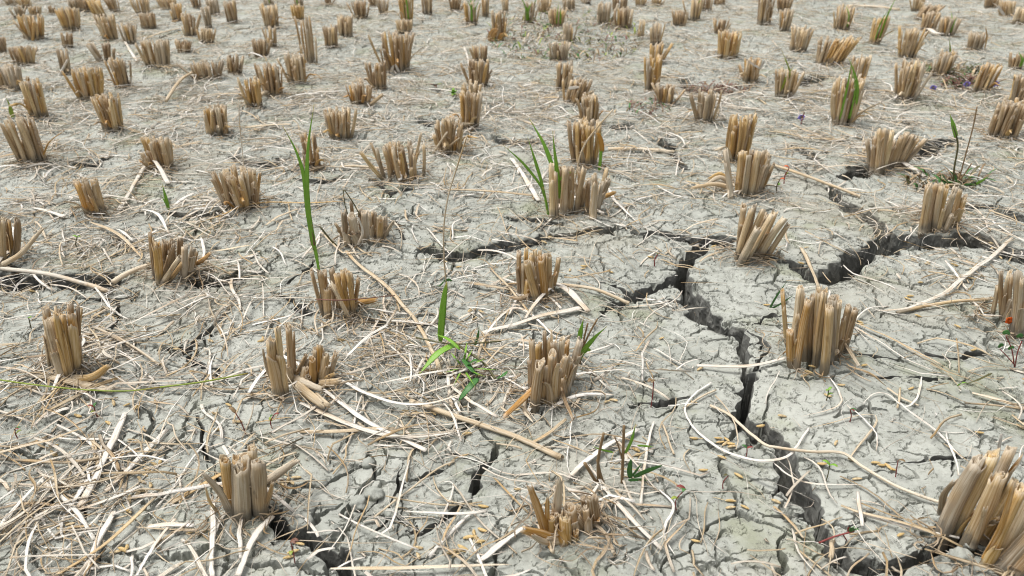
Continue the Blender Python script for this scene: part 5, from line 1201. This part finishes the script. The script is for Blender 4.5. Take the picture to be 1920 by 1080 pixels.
plant("grass_weed", "sprawling green grass weed with broad leaves in the middle litter", "weed", (862, 648), [
    ("stem", OLIVE, [([(842, 636, .012), (870, 655, .016), (908, 682, .012), (932, 716, .004)], 5, 'stem'), ([(780, 633, .012), (850, 645, .014), (940, 640, .01)], 3, 'stem')]),
    ("leaf", GREEN, [([(826, 640), (829, 600), (833, 560), (838, 528)], 13, 'leaf'), ([(857, 646, .018), (822, 664, .016), (784, 704, .004)], 14, 'tip'), ([(862, 656, .02), (842, 638, .024), (816, 626, .018)], 8, 'tip')]),
    ("leaf", DKGREEN, [([(907, 672), (908, 655), (912, 640)], 8, 'leaf'), ([(868, 674, .012), (882, 692, .014), (896, 706, .010)], 11, 'leaf'), ([(896, 710, .014), (880, 728, .012), (860, 752, .004)], 13, 'leaf'), ([(876, 686, .014), (892, 676, .02), (908, 682, .012)], 9, 'leaf'), ([(890, 650), (896, 630), (899, 612)], 5, 'tip'), ([(930, 712, .006), (944, 704, .012), (952, 696, .012)], 7, 'leaf')]),
    ("leaf", GREEN, [([(868 + dx * .2, 690 + dy * .2, .004), (868 + dx * .6, 690 + dy * .6, .02), (868 + dx, 690 + dy, .014)], 4, 'tip') for dx, dy in ((-40, 10), (-24, -30), (18, -36), (44, -18), (50, 20), (26, 40), (-20, 38), (8, -50), (70, 4))])])
plant("grass_weed", "green blades and dry brown culms behind the pale curled stub", "weed", (1080, 690), [
    ("culm", STEMBR, [([(1086, 690), (1093, 645), (1102, 606)], 4, 'stem'), ([(1082, 690), (1098, 640), (1120, 598)], 4, 'stem')]),
    ("leaf", GREEN, [([(1080, 682), (1095, 655), (1115, 632), (1138, 612)], 10, 'tip'), ([(1084, 650), (1089, 620), (1094, 598)], 9, 'tip'), ([(1092, 662), (1100, 655), (1108, 657)], 9, 'leaf')])])
plant("grass_weed", "weed with dark pointed leaves on dry brown culms near the bottom stub", "weed", (1170, 912), [
    ("culm", STEMBR, [([(1166, 912), (1168, 860), (1170, 798)], 6, 'stem'), ([(1166, 860), (1160, 838), (1152, 818)], 3, 'stem'), ([(1140, 950), (1118, 905), (1096, 868)], 7, 'stem'), ([(1122, 905), (1122, 860), (1132, 812)], 6, 'stem'), ([(1135, 915), (1126, 890), (1120, 862)], 6, 'stem')]),
    ("leaf", DKGREEN, [([(1182, 896), (1180, 880), (1183, 860)], 10, 'leaf'), ([(1188, 894), (1212, 882), (1242, 872)], 10, 'leaf'), ([(1178, 900), (1198, 899), (1222, 901)], 6, 'tip'), ([(1185, 893), (1196, 878), (1204, 868)], 4, 'tip')]),
    ("leaf", GREEN, [([(1172, 850), (1184, 825), (1192, 794)], 6, 'tip'), ([(1150, 848), (1125, 842), (1110, 836)], 4, 'tip'), ([(1068, 914), (1085, 916), (1100, 912)], 11, 'leaf'), ([(1195, 835), (1210, 836), (1226, 838)], 4, 'tip')])])
plant("grass_weed", "tall thin dark weed with an upright leaf above the broad frayed stub", "weed", (1792, 348), [
    ("culm", OLIVE, [([(1786, 348), (1790, 310), (1796, 270), (1786, 235)], 4, 'stem')]), ("culm", STEMBR, [([(1795, 348), (1808, 300), (1824, 240), (1832, 200)], 3, 'stem'), ([(1792, 348), (1806, 330), (1822, 306)], 3, 'stem')]),
    ("leaf", GREEN, [([(1792, 258), (1787, 238), (1781, 214)], 9, 'tip'), ([(1820, 350), (1838, 340), (1856, 330)], 6, 'tip')]),
    ("leaf", DKGREEN, [([(1788, 348), (1770, 338), (1752, 334)], 5, 'tip'), ([(1792, 350), (1776, 345), (1764, 352)], 5, 'tip'), ([(1795, 348), (1790, 330), (1778, 318)], 4, 'tip'), ([(1790, 350), (1810, 346), (1836, 346)], 4, 'tip'), ([(1800, 350), (1818, 352), (1830, 358)], 4, 'tip')])])
plant("round_leaf_weed", "thin red-stemmed weed with small round leaves below the orange flower", "weed", (1904, 688), [
    ("stem", REDST, [([(1902, 688), (1897, 655), (1886, 630)], 2.5, 'stem'), ([(1903, 688), (1908, 660), (1916, 640)], 2.5, 'stem'), ([(1902, 684), (1888, 668), (1875, 655)], 2, 'stem')]),
    ("leaf", DKGREEN, [([(1880, 626), (1886, 622), (1894, 627)], 8, 'leaf'), ([(1872, 652), (1876, 646), (1882, 648)], 7, 'leaf'), ([(1906, 632), (1912, 628), (1918, 632)], 8, 'leaf'), ([(1890, 655), (1896, 650), (1902, 653)], 6, 'leaf')])])
plant("grass_weed", "tiny sprig of two thin dark blades on the bare slab", "weed", (1442, 580), [("leaf", DKGREEN, [([(1442, 580), (1456, 555), (1476, 527)], 4, 'tip'), ([(1442, 580), (1462, 570), (1490, 552)], 4, 'tip')])])
plant("grass_weed", "small single green sprig in front of a tan stub", "weed", (318, 397), [("leaf", GREEN, [([(318, 397), (311, 370), (304, 345)], 6, 'tip'), ([(316, 394), (311, 380), (301, 366)], 4, 'tip')])])
plant("grass_weed", "bright green blade pair at the picture edge among far stubs", "weed", (28, 226), [("leaf", YGREEN, [([(28, 226), (22, 205), (10, 180)], 5, 'tip'), ([(28, 226), (20, 212), (16, 196)], 5, 'tip')])])
plant("rosette_weed", "tiny green star-shaped rosette on open mud", "weed", (850, 176), [("leaf", GREEN, [([(850, 175, .004), (850 + dx * .5, 174 + dy * .5, .014), (850 + dx, 174 + dy, .012)], 6, 'leaf') for dx, dy in ((-9, -2), (8, -5), (-3, 7), (7, 5), (0, -9))])])
plant("rosette_weed", "reddish little rosette beside the green star-shaped one", "weed", (815, 162), [("leaf", REDBR, [([(815, 161, .004), (815 + dx * .5, 160 + dy * .5, .012), (815 + dx, 160 + dy, .008)], 6, 'leaf') for dx, dy in ((-12, -3), (10, -2), (4, 5))]), ("leaf", YGREEN, [([(815, 161, .004), (822, 158, .014), (830, 157, .012)], 5, 'leaf')])])
plant("grass_weed", "olive blade lying on mud under the thin red-stemmed weed", "weed", (1830, 718), [("leaf", OLIVE, [([(1860, 700, .012), (1830, 714, .012), (1795, 724, .004)], 4, 'tip')]), ("leaf", GREEN, [([(1795, 724, .006), (1806, 718, .012), (1818, 720, .008)], 5, 'leaf')])])
plant("grass_weed", "green yellowing stem lying across the straw below the slender golden stub", "weed", (240, 733), [("stem", YGREEN, [([(-10, 711, .012), (70, 722, .016), (160, 731, .016), (240, 733, .014), (300, 726, .012)], 3, 'stem'), ([(300, 726, .012), (380, 716, .010), (465, 700, .004)], 3.5, 'stem')])])
plant("dry_grass_stem", "hair-thin pale dry grass stem standing tall in the middle", "dry stem", (838, 545), [("stem", MAT['p'], [([(838, 545), (833, 490), (832, 430), (840, 370), (858, 310), (876, 254)], 3, 'stem')]), ("leaf", DKGREEN, [([(832, 527), (842, 524), (848, 528)], 5, 'leaf'), ([(832, 528), (824, 536), (818, 534)], 3, 'tip')])])
plant("dry_grass_stem", "hair-thin brown stem standing behind the stout tan stub", "dry stem", (460, 345), [("stem", MAT["p"], [([(460, 345), (455, 290), (450, 240), (447, 187)], 1.8, 'stem')])])
plant("dry_grass_stem", "slender dry culm leaning across the large parted stub", "dry stem", (1072, 392), [("stem", MAT['p'], [([(1070, 392), (1080, 330), (1092, 280), (1115, 245), (1150, 205)], 3.5, 'stem')])])
plant("dry_grass_stem", "reddish thin runner stem laid over the stub in two bundles", "dry stem", (595, 561), [("stem", REDBR, [([(592, 561, .045), (640, 563, .05), (690, 559, .035), (740, 554, .008)], 2.5, 'stem')])])
plant("dry_grass_stem", "dark thin stem leaning from the foot of the low grey stub", "dry stem", (640, 470), [("stem", OLIVE, [([(642, 470), (622, 452), (600, 425)], 4, 'stem'), ([(652, 402), (646, 380), (644, 356)], 2, 'stem'), ([(676, 405), (662, 380), (646, 356)], 2.5, 'stem')])])
SEED = "seedlings on the mud"
for bx, by, hp, lab, red, lv in [(552,1052,48,"bent red-stemmed seedling with pale buds at the bottom edge",1,3),(1220,768,52,"lone upright seedling with a dark forked top on bare mud",1,2),(1268,962,44,"red seedling with green tips near the trampled stub",1,3),(1228,496,22,"small red seedling behind the Y-shaped crack",1,2),(1356,918,28,"seedling with one round olive leaf on the bare slab",1,1),(1398,858,18,"tiny dark seedling beside the looping pale leaf",1,2),(1546,908,40,"two-bladed green seedling past the jointed stem",0,2),(1547,760,20,"tiny green and yellow seedling under the many-stalked stub",0,3),(1592,796,24,"tiny red seedling on the wide bare slab",1,2),(1678,900,34,"dry brown seedling along the jointed tan stem",1,2),
        (185,788,20,"red sprig in the litter behind the white flat strips",1,3),(512,808,26,"red sprig on the crust behind the thick-stalked stub",1,3),(36,828,20,"dark red sprig by the picture edge litter",1,3),(462,820,44,"brown upright sprig right behind the thick-stalked stub",1,1),(1470,345,26,"weed sprig with an orange leaf in the middle rows",1,3),(1456,366,22,"weed sprig with round green leaves beside the orange-leaved one",0,3),(1502,232,18,"stalk of withered weed near a purple flower",1,2),(60,622,22,"pale green sprig in the straw by the picture edge",0,2),(148,470,24,"yellow-green sprig in litter of the middle rows",0,2),(330,940,1,"",0,0)]:
    if not lab: continue
    b = P(bx, by); z = hz(b[0], b[1]); m = depth(b[0], b[1]) / FPX; rt = root("weed_seedling", lab, "seedling", (b[0], b[1], z), SEED); H = hp * m / .86
    top = np.array((b[0] + R.uniform(-.25, .25) * H, b[1], z + H))
    mb = MB(); blade(mb, [(b[0], b[1], z - .002), (b[0] + R.uniform(-.1, .1) * H, b[1], z + .5 * H), top], max(2.4 * m, .0009), 'stem', .9, 0, up=(0, -1, 0)); mb.link("stem", REDST if red else OLIVE, rt)
    for k in range(lv):
        a = R.uniform(0, 6.3); l = max(H * .28, .004); mb = MB(); s0 = top if k < 2 else np.array((b[0], b[1], z + .55 * H))
        blade(mb, [s0, s0 + (math.cos(a) * l * .6, math.sin(a) * l * .5, l * .4), s0 + (math.cos(a) * l * 1.2, math.sin(a) * l, l * .35)], l * .55, 'leaf', .12, .15)
        key = next((mt for kw, mt in (("orange", ORANGE), ("olive", OLIVE), ("brown", STEMBR), ("dark forked", STEMBR), ("withered", STEMBR), ("pale buds", REDBR)) if kw in lab), None)
        mb.link("leaf", key if key and k < 2 else ([REDST, DKGREEN, YGREEN][k % 3] if red else GREEN), rt)
plant("weed_seedling", "branched bright red seedling lying over the lower crack", "seedling", (1560, 1006), [("stem", REDST, [([(1535, 1018, .004), (1565, 1006, .010), (1602, 996, .014)], 4, 'stem'), ([(1580, 1001, .012), (1588, 1014, .004)], 3, 'stem')]), ("leaf", DKGREEN, [([(1594, 998, .014), (1598, 990, .022), (1604, 988, .024)], 8, 'leaf'), ([(1600, 996, .014), (1606, 992, .02), (1612, 994, .018)], 7, 'leaf')]), ("leaf", REDST, [([(1590, 998, .012), (1592, 988, .018)], 5, 'leaf')])], SEED)
def flower(px, py, hp, lab):
    b = P(px, py + hp); z = hz(b[0], b[1]); c0 = PV(px, py, b[1]); m = depth(*c0) / FPX
    rt = root("purple_flower", lab, "flower", (b[0], b[1], z), "purple wild flowers among the far stubble")
    mb = MB(); blade(mb, [(b[0], b[1], z - .002), (b[0] + .002, b[1], (z + c0[2]) / 2), c0], .0016, 'stem', .9, 0, up=(0, -1, 0)); mb.link("stem", OLIVE, rt)
    for k in range(6):
        a = k * 1.047 + .3; u = np.array((math.cos(a), -.35, math.sin(a) * .8)); mb = MB(); blade(mb, [c0, c0 + u * 4 * m, c0 + u * 7 * m + (0, 0, -.0012)], 5.5 * m, 'leaf', .12, .15, up=(0, -1, .3)); mb.link("petal", PURPLE, rt)
    mb = MB(); tube(mb, c0 + (0, .001, -.001), c0 + (0, -.0025, .001), 2 * m, .3, 0, pith=False, sink=0); mb.link("flower_centre", YGREEN, rt)
flower(1502, 219, 10, "purple flower alone before the green-shooting tall stub"); flower(1749, 164, 10, "purple flower furthest from the golden stub of the flower patch")
flower(1812, 157, 16, "brightest purple flower rising from matted red weeds"); flower(1866, 156, 14, "purple flower behind the golden stub of the flower patch")
def mat_weed(name, label, cx, cy, rx, ry, nb, mats, lo, hi, kind=None):
    b = P(cx, cy); mbs = [MB() for _ in mats]
    for i in range(nb):
        a, q = R.uniform(0, 6.3), math.sqrt(R.random()); p = P(cx + math.cos(a) * q * rx, cy + math.sin(a) * q * ry); z = h_base(np.array([p[0]]), np.array([p[1]]))[0]
        l = R.uniform(lo, hi); an = R.uniform(0, 6.3); u = np.array((math.cos(an), math.sin(an), 0)); e = R.uniform(.3, 1.4)
        k = int(R.random() ** 1.3 * len(mats)); blade(mbs[k], [(p[0], p[1], z), p * (1, 1, 0) + u * l * .5 + (0, 0, z + l * .45 * e), p * (1, 1, 0) + u * l + (0, 0, z + l * .5 * e)], l * R.uniform(.07, .22), 'leaf', .12, .15, s=5)
    return [(mb, mt) for mb, mt in zip(mbs, mats) if mb.n]
def one(name, label, cat, group, kind, pieces, part):
    if kind:
        verts = np.concatenate([np.concatenate(mb.V) for mb, _ in pieces]); us = np.concatenate([np.concatenate(mb.U) for mb, _ in pieces]); ss = np.concatenate([np.concatenate(mb.S) for mb, _ in pieces])
        Fs, mi, off = {}, {}, 0
        for k, (mb, mt) in enumerate(pieces):
            for w_, lst in mb.F.items():
                f = np.concatenate(lst) + off; Fs.setdefault(w_, []).append(f); mi.setdefault(w_, []).append(np.full(len(f), k))
            off += mb.n
        me = mesh_np(name, verts, [np.concatenate(v) for v in Fs.values()], us, ss)
        for _, mt in pieces: me.materials.append(mt)
        me.polygons.foreach_set("material_index", np.concatenate([np.concatenate(v) for v in mi.values()]).astype(np.int32))
        o = bpy.data.objects.new(name, me); COL.objects.link(o); return tag(o, label, cat, group, kind)
one("low_weeds", "thin mat of low olive and yellow weeds between the far stubs", None, None, "stuff", mat_weed("", "", 1060, 72, 150, 50, 1100, [MAT['p'], OLIVE, STEMBR, DKGREEN, YGREEN, REDBR], .008, .030), "leaf")
one("red_weeds", "matted reddish weeds between the purple flowers", None, None, "stuff", mat_weed("", "", 1805, 163, 42, 11, 330, [REDBR, REDBR, STEMBR, DKGREEN], .008, .026), "leaf")
one("dark_weeds", "dark fine weeds behind the purple flowers", None, None, "stuff", mat_weed("", "", 1785, 140, 60, 14, 200, [STEMBR, OLIVE, MAT['p'], DKGREEN], .010, .034), "leaf")
one("dry_red_weeds", "dry red creeping weeds along the straw bundle", None, None, "stuff", mat_weed("", "", 1345, 170, 62, 10, 170, [REDBR, STEMBR, REDBR], .008, .026), "leaf")
one("creeping_weeds", "brown creeping weeds beside the slim golden stub", None, None, "stuff", mat_weed("", "", 1215, 208, 45, 16, 120, [REDBR, STEMBR, DKGREEN], .006, .020), "leaf")
one("foot_weeds", "tangle of fine green and dry weeds above the broad frayed stub", None, None, "stuff", mat_weed("", "", 1775, 343, 75, 15, 110, [STEMBR, OLIVE, MAT['p'], DKGREEN], .010, .030), "leaf")
